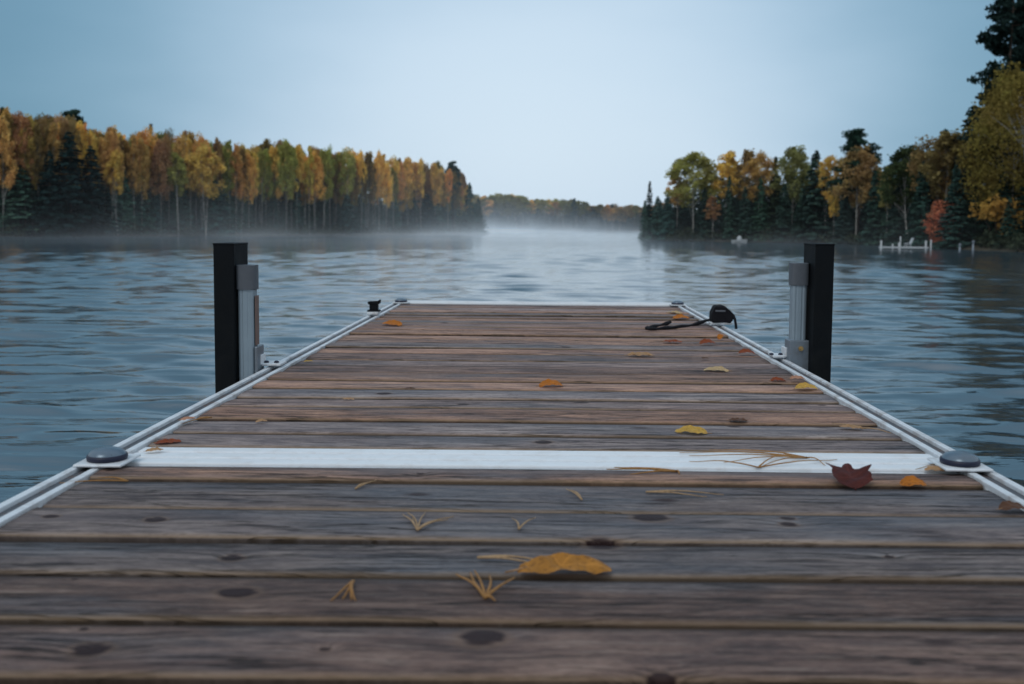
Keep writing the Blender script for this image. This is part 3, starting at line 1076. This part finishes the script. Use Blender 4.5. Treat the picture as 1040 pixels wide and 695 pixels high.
def shrub(h, w, seed):
    r = np.random.default_rng(seed)
    t = empty('shrub', (0, 0, 0))
    b = MB()
    C = []
    for k in range(9):
        a = r.uniform(0, 6.28); p = Vector((math.cos(a) * w * r.uniform(.1, .8), math.sin(a) * w * .6 * r.random(), h * r.uniform(.35, .9)))
        b.tube([(0, 0, -.1), p * .5 + Vector((0, 0, .1)), p], [.02, .015, .006], 5)
        q = ru(r, 90) * (r.uniform(0, 1, (90, 1)) ** .5) * np.array([w * .42, w * .42, h * .24])
        C.append(q + np.array(p))
    b.build('stem', M['dark_bark'], t, True)
    C = np.vstack(C)
    leaf_obj('foliage', quads(C, ru(r, len(C)), .12, 1.2, r), M['leaf'], t)
    return t


def copy_tree(o):
    c = o.copy(); COL.objects.link(c)
    for ch in o.children:
        d = ch.copy(); COL.objects.link(d); d.parent = c
    return c


USED = set()


def place(proto, X, Y, scale, rz, color, label, cat, group=None, sx=1.0, sink=0.05):
    if proto.name in USED: o = copy_tree(proto)
    else:
        o = proto; USED.add(proto.name)
    z = float(ground_z([(X, Y)])[0])
    o.location = (X, Y, max(z, WATER_Z) - sink)
    o.rotation_euler = (0, 0, rz)
    o.scale = (scale * sx, scale * sx, scale)
    for ch in o.children:
        ch.color = (*color, 1)
    for k in ('group',):
        if k in o: del o[k]
    return tag(o, label, cat, group)


B = [birch(10, 1.55, .42, 31), birch(10, 1.35, .50, 32, .03), birch(10, 1.8, .38, 33, -.02, 74), birch(10, 1.3, .52, 34, .05, 54, 70, .19, 2),
     birch(10, 1.6, .46, 35, -.04, 62, 70, .19, 2), birch(10, 1.2, .48, 36, .02, 50, 60)]
S = [spruce(10, 1.9, 41), spruce(10, 1.5, 42), spruce(10, 2.3, 43, .02, 1.0, .75), spruce(10, 1.1, 44)]
PN = [pine(12, 2.6, 51, .3, 48, .45), pine(12, 2.3, 52, .45, 46, .48)]
SH = [shrub(1.6, 1.1, 61)]
for o in B + S + PN + SH: pass

OCHRE = (.43, .265, .065); GOLD = (.54, .375, .065); RUSTY = (.30, .175, .070); OLIVE = (.19, .185, .055); LIME = (.27, .265, .06); ORANGE = (.320, .110, .016)
DARKG = (.026, .060, .046); TEAL = (.044, .104, .086); PINEG = (.014, .034, .026); BRONZE = (.20, .135, .045)


def jit(c, r, a=.22):
    k = 1 + r.uniform(-a, a)
    return tuple(max(0, 1.12 * x * k * (1 + r.uniform(-.1, .1))) for x in c)


def shore_at(px, side):
    """where the ray below photo column px meets the shoreline"""
    px = {'L': min(px, 478.0), 'F': px, 'R': max(px, 655.0)}[side]
    t = (px - PX) / F
    line = {'L': LEFT, 'F': FARS, 'R': RIGHT}[side]
    best = None
    for (x0, y0), (x1, y1) in zip(line, line[1:]):
        f0, f1 = x0 - t * y0, x1 - t * y1
        if (f0 <= 0) != (f1 <= 0) and y0 > 0 and y1 > 0:
            s = f0 / (f0 - f1)
            Y = y0 + s * (y1 - y0)
            if best is None or Y < best: best = Y
    return best


def top_h(px, ytop, Y):
    p = at(px, ytop, Y)
    z = float(ground_z([(p.x, Y)])[0])
    return p.x, p.z - max(z, WATER_Z)


def tree_px(proto, ph, px, ytop, Y, rz, color, label, cat, group=None, sx=1.0):
    X, h = top_h(px, ytop, Y)
    return place(proto, X, Y, h / ph, rz, color, label, cat, group, sx)


rr = random.Random(5)
topL = [(-30, 108), (0, 113), (25, 119), (50, 116), (70, 118), (95, 129), (120, 131), (150, 134), (185, 134), (215, 139), (245, 149), (265, 142), (290, 146), (330, 151), (360, 153), (380, 156), (410, 161), (430, 163), (445, 166), (465, 172), (480, 184), (490, 196)]


def interp(tab, x):
    return float(np.interp(x, [a for a, _ in tab], [b for _, b in tab]))


# --- left shore: front row of birches
px = -28.0
while px < 478:
    Y = shore_at(px, 'L') + rr.uniform(1.2, 3.5)
    yt = interp(topL, px) + rr.uniform(-1, 14)
    if px < 62: c = rr.choice([RUSTY, BRONZE, OCHRE, BRONZE])
    elif px < 140: c = rr.choice([OCHRE, OCHRE, BRONZE, GOLD])
    elif px < 240: c = rr.choice([GOLD, OCHRE, OCHRE, LIME, RUSTY])
    elif px < 400: c = rr.choice([GOLD, OCHRE, GOLD, BRONZE, LIME])
    else: c = rr.choice([OCHRE, GOLD, BRONZE, OCHRE])
    tree_px(rr.choice(B), 10, px, yt, Y, rr.uniform(0, 6.28), jit(c, rr), 'autumn birch with bare pale trunk and golden crown on the left shore', 'birch tree', 'golden birches along the left shore', rr.uniform(.42, .70))
    px += rr.uniform(5.0, 8.0)
# second and third rows
for row, (step, d0, d1, dy) in enumerate([((7, 11), 5, 8, 1), ((15, 22), 10, 15, -2), ((8, 12), 3.2, 4.8, 15)]):
    px = -25.0 + row * 5
    while px < 474:
        Y = shore_at(px, 'L') + rr.uniform(d0, d1)
        yt = interp(topL, px) + rr.uniform(0, 10) + dy
        c = rr.choice([OCHRE, BRONZE, OLIVE, GOLD, GOLD, RUSTY] if px > 90 else [OCHRE, RUSTY, BRONZE])
        tree_px(rr.choice(B), 10, px, yt, Y, rr.uniform(0, 6.28), jit(c, rr), 'taller autumn tree showing behind the front birches of the left shore', 'autumn tree', 'autumn trees behind the left shore birches', rr.uniform(.6, .9))
        px += rr.uniform(*step)
# dark conifer understory
px = -28.0
while px < 484:
    Y = shore_at(px, 'L') + rr.uniform(1.5, 7.5)
    base = 238; tp = interp(topL, px)
    yt = base - (base - tp) * rr.uniform(.42, .66)
    tree_px(rr.choice(S), 10, px, yt, Y, rr.uniform(0, 6.28), jit(TEAL, rr, .3), 'young dark spruce growing under the birches of the left shore', 'spruce tree', 'young spruces under the left shore birches', rr.uniform(1.4, 2.0))
    px += rr.uniform(6.5, 10)
px = -30.0
while px < 476:
    Y = shore_at(px, 'L') + rr.uniform(8, 13)
    base = 238; tp = interp(topL, px)
    yt = base - (base - tp) * rr.uniform(.62, .82)
    tree_px(rr.choice([S[0], S[2]]), 10, px, yt, Y, rr.uniform(0, 6.28), jit(TEAL, rr, .3), 'dark spruce deep in the wood of the left shore', 'spruce tree', 'dark spruces deep in the left shore wood', rr.uniform(1.6, 2.1))
    px += rr.uniform(8, 11)
# notable trees on the left
DK = (.010, .028, .028)
tree_px(S[2], 10, 70, 133, shore_at(68, 'L') - .2, 1, DK, 'broad black-green spruce, tallest of the dark trio on the left shore', 'spruce tree', None, 1.45)
tree_px(S[2], 10, 92, 147, shore_at(90, 'L') - .3, 2, DK, 'dark spruce just right of the broad black-green one on the left shore', 'spruce tree', None, 1.3)
tree_px(S[2], 10, 50, 152, shore_at(46, 'L') - .2, 3, DK, 'shorter dark spruce just left of the broad black-green one', 'spruce tree', None, 1.2)
tree_px(PN[1], 12, 460, 165, shore_at(460, 'L') + 4, 1, (.030, .070, .062), 'blue-green pine near the tip of the left shore', 'pine tree', None, .8)
tree_px(S[0], 10, 477, 184, shore_at(474, 'L') + 2, 1, TEAL, 'dark conifer at the very tip of the left shore', 'spruce tree', None, 1.2)
tree_px(S[1], 10, 486, 200, shore_at(474, 'L') + 4, 1, TEAL, 'low conifer at the water edge of the left tip', 'spruce tree', None, 1.4)
tree_px(S[3], 10, 2, 107, shore_at(2, 'L') + 9, 1, DARKG, 'dark pointed spruce rising above the birches at the far left', 'spruce tree')
tree_px(PN[1], 12, 73, 113, shore_at(73, 'L') + 10, 2, DARKG, 'dark pine top rising above the rusty crowns over the dark spruces', 'pine tree')
tree_px(S[3], 10, 153, 124, shore_at(153, 'L') + 9, 2, (.05, .05, .045), 'thin bare-topped spruce standing above the golden birches', 'spruce tree')
tree_px(B[4], 10, 208, 150, shore_at(205, 'L') + .6, .5, GOLD, 'birch with forked white trunk leaning right at the water edge', 'birch tree')
tree_px(B[3], 10, 180, 158, shore_at(180, 'L') + .6, 2.5, LIME, 'yellow-green birch with twin pale trunks at the water edge', 'birch tree')
tree_px(B[3], 10, 118, 155, shore_at(118, 'L') + .6, 1.2, GOLD, 'slim yellow birch just right of the dark spruces', 'birch tree', None, .8)

# --- far shore
topF = [(470, 200), (500, 199), (520, 199), (540, 203), (560, 205), (575, 206), (583, 204), (600, 209), (620, 210), (640, 211), (670, 208)]
for row in range(2):
    px = 474.0 + row * 3
    while px < 676:
        Y = 262 + row * 9 + rr.uniform(0, 6)
        yt = interp(topF, px) + rr.uniform(-2, 2.5) - row
        c = rr.choice([OCHRE, OLIVE, GOLD, LIME, OLIVE] if px < 590 else [OCHRE, RUSTY, OLIVE, BRONZE])
        tree_px(rr.choice(B), 10, px, yt, Y, rr.uniform(0, 6.28), jit(c, rr), 'distant hazy autumn tree on the far shore between the two headlands', 'autumn tree', 'hazy autumn trees on the far shore', rr.uniform(1.6, 2.1))
        px += rr.uniform(5.5, 8.5)
px = 476.0
while px < 672:
    tree_px(rr.choice(S), 10, px, rr.uniform(207, 221), 261 + rr.uniform(0, 10), rr.uniform(0, 6), jit((.03, .06, .05), rr), 'distant low conifer at the foot of the far shore', 'spruce tree', 'low conifers on the far shore', rr.uniform(2.0, 2.8))
    px += rr.uniform(3.2, 5.5)
tree_px(PN[0], 12, 583, 202, 262, 1, (.02, .05, .045), 'rounded dark pine standing above the far shore trees', 'pine tree', None, .7)

# --- right headland
RB = [  # px, top, dY, proto, h, color, sx, label, cat
    (660, 183, 1.5, S[3], 10, (.012, .028, .026), 1.15, 'thin spire spruce at the tip of the right headland', 'spruce tree'),
    (655, 203, 1.0, S[1], 10, TEAL, 1.2, 'small conifer at the outer tip of the right headland', 'spruce tree'),
    (668, 198, 1.2, S[0], 10, TEAL, 1.5, 'squat teal conifer right of the spire spruce', 'spruce tree'),
    (678, 195, 1.8, S[0], 10, TEAL, 1.5, 'dark conifer left of the large green-gold birch', 'spruce tree'),
    (688, 170, 2.6, B[5], 10, OCHRE, 1.2, 'orange-topped birch behind the large green-gold one', 'birch tree'),
    (706, 157, 1.8, B[2], 10, LIME, 1.7, 'large rounded green-gold birch with a white trunk on the right headland', 'birch tree'),
    (716, 190, 1.2, S[1], 10, DARKG, 1.6, 'dark spruce under the right side of the green-gold birch', 'spruce tree'),
    (724, 200, 1.0, B[5], 10, RUSTY, 1.6, 'low rusty tree beside the green-gold birch', 'autumn tree'),
    (739, 156, 2.6, B[1], 10, GOLD, 1.25, 'slender golden birch behind a dark pointed spruce', 'birch tree'),
    (741, 178, 1.2, S[1], 10, DARKG, .95, 'dark pointed spruce in front of the slender golden birch', 'spruce tree'),
    (758, 154, 3.0, B[0], 10, BRONZE, 1.15, 'bronze birch, first of the tall row on the right headland', 'birch tree'),
    (773, 157, 2.8, B[4], 10, (.36, .27, .055), 1.1, 'ochre birch right of the bronze one', 'birch tree'),
    (757, 188, 1.0, S[0], 10, DARKG, 1.2, 'dark spruce below the bronze birch', 'spruce tree'),
    (773, 178, 1.3, S[0], 10, DARKG, 1.1, 'dark spruce below the ochre birch', 'spruce tree'),
    (788, 158, 3.2, S[1], 10, (.03, .055, .03), 1.1, 'olive-green spruce in the middle of the headland', 'spruce tree'),
    (806, 151, 2.8, B[2], 10, OLIVE, 1.3, 'tall olive-green birch left of the pointed spruce', 'birch tree'),
    (797, 185, 1.2, S[0], 10, DARKG, 1.4, 'dark spruce below the olive-green birch', 'spruce tree'),
    (829, 150, 1.8, S[0], 10, DARKG, 1.35, 'tall dark pointed spruce left of the large pine', 'spruce tree'),
    (815, 190, 1.0, S[2], 10, DARKG, 1.0, 'low dark spruce at the foot of the pointed one', 'spruce tree'),
    (841, 161, 2.4, B[3], 10, GOLD, 1.0, 'narrow golden birch between the pointed spruce and the large pine', 'birch tree'),
    (848, 190, 1.2, B[5], 10, GOLD, .9, 'small yellow birch below the narrow golden one', 'birch tree'),
    (874, 133, 3.0, PN[1], 12, (.018, .045, .035), 1.15, 'large pine with a blue-green top on the right headland', 'pine tree'),
    (872, 151, 1.8, B[2], 10, (.30, .185, .06), 1.35, 'orange-brown birch in front of the large pine', 'birch tree'),
    (858, 190, 1.0, S[0], 10, DARKG, 1.4, 'dark spruce left of the foot of the large pine', 'spruce tree'),
    (889, 172, 1.2, S[1], 10, DARKG, 1.3, 'dark spruce right of the large pine', 'spruce tree'),
    (902, 170, 2.0, B[5], 10, OLIVE, .9, 'thin pale-trunked birch right of the large pine', 'birch tree'),
    (915, 172, 1.3, S[0], 10, DARKG, 1.3, 'dark spruce behind the distant dock', 'spruce tree'),
    (926, 150, 2.2, B[0], 10, (.045, .065, .025), 1.5, 'deep green tree behind the distant dock', 'tree'),
    (938, 162, 1.2, S[2], 10, DARKG, .9, 'broad dark spruce left of the small orange tree', 'spruce tree'),
    (946, 143, 3.0, B[4], 10, BRONZE, 1.3, 'bronze tree above the small orange tree', 'autumn tree'),
    (960, 136, 3.0, B[0], 10, BRONZE, 1.4, 'brown-gold tree on the slope behind the small orange tree', 'autumn tree'),
    (972, 165, 1.2, S[0], 10, DARKG, 1.3, 'dark spruce right of the small orange tree', 'spruce tree'),
]
for k, (x, yt, dY, pr, ph, c, sx, lab, cat) in enumerate(RB):
    s_ = shore_at(max(x, 660), 'R') or 82
    tree_px(pr, ph, x, yt, s_ + dY, rr.uniform(0, 6.28), jit(c, rr, .08), lab, cat, None, sx)
# back fill behind the headland
px = 664.0
while px < 990:
    Y = (shore_at(max(px, 662), 'R') or 80) + rr.uniform(5, 9)
    yt = interp([(660, 205), (690, 184), (740, 172), (860, 172), (900, 163), (925, 152), (980, 138)], px) + rr.uniform(0, 12)
    pr = rr.choice([S[0], S[2], S[0]])
    tree_px(pr, 10, px, yt, Y, rr.uniform(0, 6), jit(DARKG, rr), 'dark conifer filling the wood behind the right headland', 'spruce tree', 'dark conifers behind the right headland', rr.uniform(1.4, 1.9))
    px += rr.uniform(5.5, 9)
# right edge: near dark stand
o_small = birch(4, 1.15, .08, 71, 0, 60, 60, .11)
for n_, f_ in (('x', 0),): pass
place(o_small, 22.65, 55.4, (46 * 55.5 / F) / 4, 0, (.46, .15, .06), 'small bright orange tree at the water edge beside the distant dock', 'tree', None, 1.45)
place(birch(11, 3.1, .10, 72, -.03, 150, 90, .17), 25.6, 54.0, .80, 0, (.185, .145, .026), 'big olive-gold birch with drooping crown at the right edge', 'birch tree')
place(birch(11, 3.0, .14, 73, .02, 130, 90, .17, 2), 28.3, 56, .86, 1, (.16, .12, .026), 'second olive-gold birch behind the drooping one at the right edge', 'birch tree')
place(birch(11, 1.9, .62, 75, -.17, 50, 70, .16, 1, 'birch_bark', .12), 25.0, 49.6, .74, 0, (.19, .145, .026), 'birch with a leaning white trunk at the right edge', 'birch tree')
place(pine(14, 2.7, 74, .25, 62, .42), 26.5, 56.5, 1.0, 0, (.014, .030, .027), 'towering dark pine rising to the top right corner', 'pine tree')
place(pine(14, 3.2, 76, .2, 70, .50), 30.0, 60.0, 1.1, 2, (.014, .030, .027), 'second dark pine right of the towering one', 'pine tree')
place(SH[0], 24.2, 52.3, 1.5, 0, (.38, .22, .025), 'bright yellow shrub under the big birch at the right edge', 'shrub', None, 1.0)
for k, (x, y_, s) in enumerate([(24.8, 53.2, .42), (26, 52.6, .5), (27.3, 51.5, .6), (24.9, 57.5, .62), (25.5, 58.8, .8), (28.5, 54, .8), (27.0, 58, .9), (29.5, 50, .7), (24.6, 60.5, .7), (23.9, 54.6, .33), (24.0, 50.6, .26), (25.2, 49.6, .3)]):
    place(S[2], x, y_, s, k, DARKG, 'dark low spruce in the shade of the right edge trees', 'spruce tree', 'dark low spruces at the right edge', 1.25)

# undergrowth along the shores: nobody could count it
def undergrowth(line, n, seed, name):
    r = np.random.default_rng(seed)
    seg = np.array(line); L = np.hypot(*(seg[1:] - seg[:-1]).T); cum = np.concatenate([[0], np.cumsum(L)])
    C = []
    for k in range(n):
        s = r.uniform(0, cum[-1]); i = min(np.searchsorted(cum, s) - 1, len(L) - 1); i = max(i, 0)
        p = seg[i] + (seg[i + 1] - seg[i]) * (s - cum[i]) / L[i]
        nrm = np.array([-(seg[i + 1] - seg[i])[1], (seg[i + 1] - seg[i])[0]]) / L[i]
        p = p + nrm * r.uniform(.1, 3.0)
        z = float(ground_z([p])[0])
        m_ = 42; hh = r.uniform(.35, 1.0)
        q = ru(r, m_) * (r.uniform(0, 1, (m_, 1)) ** .4) * np.array([.7, .7, hh * .6])
        C.append(q + np.array([p[0], p[1], z + hh * .45]))
    C = np.vstack(C)
    V = quads(C, ru(r, len(C)), .16, 1.5, r)
    o = leaf_obj('undergrowth', V, M['needle'], None)
    o.color = (.030, .042, .026, 1)
    return tag(o, name, 'undergrowth', None, 'stuff')


undergrowth([(-50, 63), (-44, 66), (-36, 74), (-27, 88), (-19, 103), (-11.5, 122), (-8.6, 132)], 520, 1, 'dark low bushes and grass along the foot of the left shore')
undergrowth([(8.8, 84), (10, 80), (14, 77.5), (20, 75), (22.4, 69), (23.0, 62), (23.3, 56), (23.1, 51), (23.4, 46), (25.5, 38)], 380, 2, 'dark low bushes along the foot of the right headland')

# ------------------------------------------------------------------ things on the right shore
dp = on(890, 253, WATER_Z); de = on(946, 254, WATER_Z)
fd = empty('distant_dock', ((dp.x + de.x) / 2, (dp.y + de.y) / 2, WATER_Z))
Ld = de.x - dp.x
MB().box(-Ld / 2, Ld / 2, -.35, .35, .06, .14, .01).build('deck', M['plume_white'], fd)
def dx(px_): return (px_ - 918) * dp.y / F
for (x, top, w) in [(893.5, 244, 1.9), (905, 247.5, 1.4), (912.5, 240, 1.3), (911.5, 246, 2.0), (938, 244, 1.8), (943, 243, 1.5)]:
    h = (253 - top) * dp.y / F
    w_ = w * dp.y / F / 2
    MB().tube([(dx(x), -.3, -.8), (dx(x), -.3, h)], w_, 8).build('dock_post', M['plume_white'], fd, True)
tag(fd, 'small white dock with upright posts in front of the right shore', 'dock')
ch = empty('lawn_chair', (dp.x + (922 - 890) * dp.y / F, dp.y, WATER_Z + .14))
MB().box(-.28, .22, -.25, .25, .24, .29, .01).build('seat', M['plume_white'], ch)
MB().box(-.03, .03, -.25, .25, 0, .62, .01, Matrix.Rotation(R(28), 3, 'Y')).build('backrest', M['plume_white'], ch).location = (.30, 0, .12)
for sx_ in (-.24, .16):
    for sy_ in (-.22, .22):
        MB().box(sx_ - .03, sx_ + .03, sy_ - .03, sy_ + .03, 0, .25, .004).build('leg', M['plume_white'], ch)
ch.scale = (.7, .7, .75)
ch.scale = (.55, .6, .65)
tag(ch, 'white reclining chair standing on the distant dock', 'chair')
for px_, top in ((974.5, 247.5), (988, 244.5)):
    q_ = on(px_, 255, WATER_Z)
    hh = (255 - top) * q_.y / F
    t = empty('shore_stake', (q_.x, q_.y, WATER_Z - .8))
    MB().tube([(0, 0, 0), (.01, 0, .8 + hh)], .045, 8).tube([(.01, 0, .8 + hh - .10), (.01, 0, .8 + hh - .02)], .075, 8).build('stake', M['bracket'], t, True)
    tag(t, 'short grey stake in the water right of the small orange tree' if px_ < 980 else 'taller grey stake in the water below the bright yellow shrub', 'stake')
# small covered boat
q_ = on(750, 247, WATER_Z)
bt = empty('small_boat', (q_.x, q_.y - .3, WATER_Z))
b = MB()
st = []
for k in range(9):
    s = k / 8; x = -0.9 + 1.8 * s
    w = .32 * math.sin(math.pi * min(.92, .18 + s * .85)) ** .6; sh = .26 + .10 * s * s
    st.append([(x, -w, sh), (x, -w * .75, .04), (x, 0, -.08), (x, w * .75, .04), (x, w, sh)])
vv = [[b.bm.verts.new(p) for p in ring] for ring in st]
for a, c in zip(vv, vv[1:]):
    for k in range(4): b.bm.faces.new((a[k], a[k + 1], c[k + 1], c[k]))
b.bm.faces.new(vv[0]); b.bm.faces.new(vv[-1][::-1])
b.build('hull', M['plume_white'], bt, True)
b = MB().lathe((0, 0, .22), [(.0, .42), (.16, .40), (.26, .28), (.30, .12), (.31, 0)], 16)
b.build('cover', M['plume_white'], bt, True)
bt.scale = (.6, .6, .8)
tag(bt, 'small white boat with a rounded pale cover below the dark headland spruces', 'boat')

# ------------------------------------------------------------------ mist over the lake
def mist(name, x0, x1, y0, y1, z1, dens, seed, falloff, lab):
    b = MB(); b.box(x0, x1, y0, y1, WATER_Z + .06, z1)
    m, nt, out = newmat('mist')
    g = G(nt)
    pos = g.n('ShaderNodeNewGeometry').outputs['Position']
    sp = g.n('ShaderNodeSeparateXYZ'); g.link(pos, sp.inputs[0])
    zz = g.math('SUBTRACT', sp.outputs[2], WATER_Z)
    n_ = g.noise(g.mapping(pos, (.075, .05, .11), (seed, 0, 0)), 1.0, 3, .55)
    lift = g.ramp(n_, [(.42, .10), (.53, .32), (.66, 1.0)])
    # scale height grows where the wisps rise
    sh = g.math('MULTIPLY', lift, falloff)
    e = g.math('POWER', 2.718, g.math('MULTIPLY', g.math('DIVIDE', zz, sh), -1.0))
    e = g.math('ADD', e, g.math('MULTIPLY', g.math('POWER', 2.718, g.math('MULTIPLY', zz, -1 / 3.2)), .13))
    top = g.math('MULTIPLY', g.math('SUBTRACT', z1, sp.outputs[2]), 1 / 1.5, clamp=True)
    e = g.math('MULTIPLY', e, top)
    for (a, bb_, wdt) in ((sp.outputs[0], x0, 10), (sp.outputs[1], y0 + 12, 45)):
        e = g.math('MULTIPLY', e, g.math('MULTIPLY', g.math('SUBTRACT', a, bb_), 1 / wdt, clamp=True))
    e = g.math('MULTIPLY', e, g.math('MULTIPLY', g.math('SUBTRACT', x1, sp.outputs[0]), 1 / 10, clamp=True))
    wisp = g.noise(g.mapping(pos, (.16, .07, .22), (7, 2, 0)), 1.0, 4, .6, .8)
    e = g.math('MULTIPLY', e, g.ramp(wisp, [(.38, .15), (.55, .9), (.68, 1.0)]))
    # thickest in the middle of the lake
    cx = g.math('MULTIPLY', g.math('ADD', sp.outputs[0], 8), 1 / 11)
    mid = g.math('ADD', .12, g.math('DIVIDE', .88, g.math('MULTIPLY_ADD', g.math('MULTIPLY', cx, cx), 1.1, 1.0)))
    e = g.math('MULTIPLY', e, mid)
    d = g.math('MULTIPLY', e, dens)
    v = g.n('ShaderNodeVolumeScatter')
    v.inputs['Color'].default_value = (.93, .96, 1, 1)
    v.inputs['Anisotropy'].default_value = .75
    g.link(d, v.inputs['Density'])
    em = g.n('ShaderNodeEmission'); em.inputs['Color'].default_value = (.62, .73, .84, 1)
    g.link(g.math('MULTIPLY', d, .40), em.inputs['Strength'])     # added glow that brightens the mist in place of repeated scattering
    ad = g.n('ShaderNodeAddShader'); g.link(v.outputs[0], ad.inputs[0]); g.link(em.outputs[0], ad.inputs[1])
    g.link(ad.outputs[0], out.inputs['Volume'])
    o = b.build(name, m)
    return tag(o, lab, 'mist', None, 'stuff')


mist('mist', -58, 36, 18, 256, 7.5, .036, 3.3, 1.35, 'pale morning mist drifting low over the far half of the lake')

# ------------------------------------------------------------------ light
SUN_EL, SUN_AZ = R(48), R(-150)       # azimuth from +Y towards +X
w = bpy.data.worlds.new('World')
scene.world = w
w.use_nodes = True
nt = w.node_tree
nt.nodes.clear()
g = G(nt)
out = g.n('ShaderNodeOutputWorld')
sky = g.n('ShaderNodeTexSky'); sky.sky_type = 'NISHITA'
sky.sun_disc = False
sky.sun_elevation = SUN_EL; sky.sun_rotation = SUN_AZ
sky.air_density = 1.5; sky.dust_density = 4; sky.ozone_density = 3
bg1 = g.n('ShaderNodeBackground'); g.link(sky.outputs[0], bg1.inputs[0]); bg1.inputs[1].default_value = .012
tc = g.n('ShaderNodeTexCoord').outputs['Generated']
dt = g.n('ShaderNodeVectorMath', operation='DOT_PRODUCT'); g.link(tc, dt.inputs[0])
dt.inputs[1].default_value = Vector((-.010, 1, .055)).normalized()
ang = g.math('DIVIDE', g.math('ARCCOSINE', g.math('MINIMUM', dt.outputs['Value'], .999999)), math.pi)
cl_ = g.noise(g.mapping(tc, (1, 1, 3.0)), 2.2, 4, .5)
ang2 = g.math('MULTIPLY_ADD', g.math('SUBTRACT', cl_, .5), .055, ang)
colr = g.ramp(ang2, [(0, (.575, .695, .805)), (.05, (.53, .655, .775)), (.09, (.375, .52, .66)), (.13, (.185, .335, .46)), (.18, (.06, .18, .28)), (.28, (.42, .52, .62)), (.5, (.60, .66, .72)), (1, (.25, .30, .36))], 'B_SPLINE')
bg2 = g.n('ShaderNodeBackground'); g.link(colr, bg2.inputs[0]); bg2.inputs[1].default_value = 1.08
add = g.n('ShaderNodeAddShader')
g.link(bg1.outputs[0], add.inputs[0]); g.link(bg2.outputs[0], add.inputs[1])
g.link(add.outputs[0], out.inputs[0])

sl = bpy.data.lights.new('sun', 'SUN')
sl.energy = .6; sl.angle = R(25); sl.color = (1, .95, .88)
so = bpy.data.objects.new('sun', sl); COL.objects.link(so)
dirv = Vector((math.sin(SUN_AZ) * math.cos(SUN_EL), math.cos(SUN_AZ) * math.cos(SUN_EL), math.sin(SUN_EL)))
so.rotation_euler = dirv.to_track_quat('Z', 'Y').to_euler()
so.location = dirv * 50

# ------------------------------------------------------------------ render settings
scene.view_settings.view_transform = 'Standard'
scene.view_settings.look = 'None'
scene.view_settings.exposure = 0
scene.cycles.volume_step_rate = .4
scene.cycles.volume_max_steps = 96
scene.cycles.volume_bounces = 2
scene.cycles.max_bounces = 6
scene.cycles.use_denoising = True
scene.cycles.denoiser = 'OPENIMAGEDENOISE'
for nm in ('x',): pass
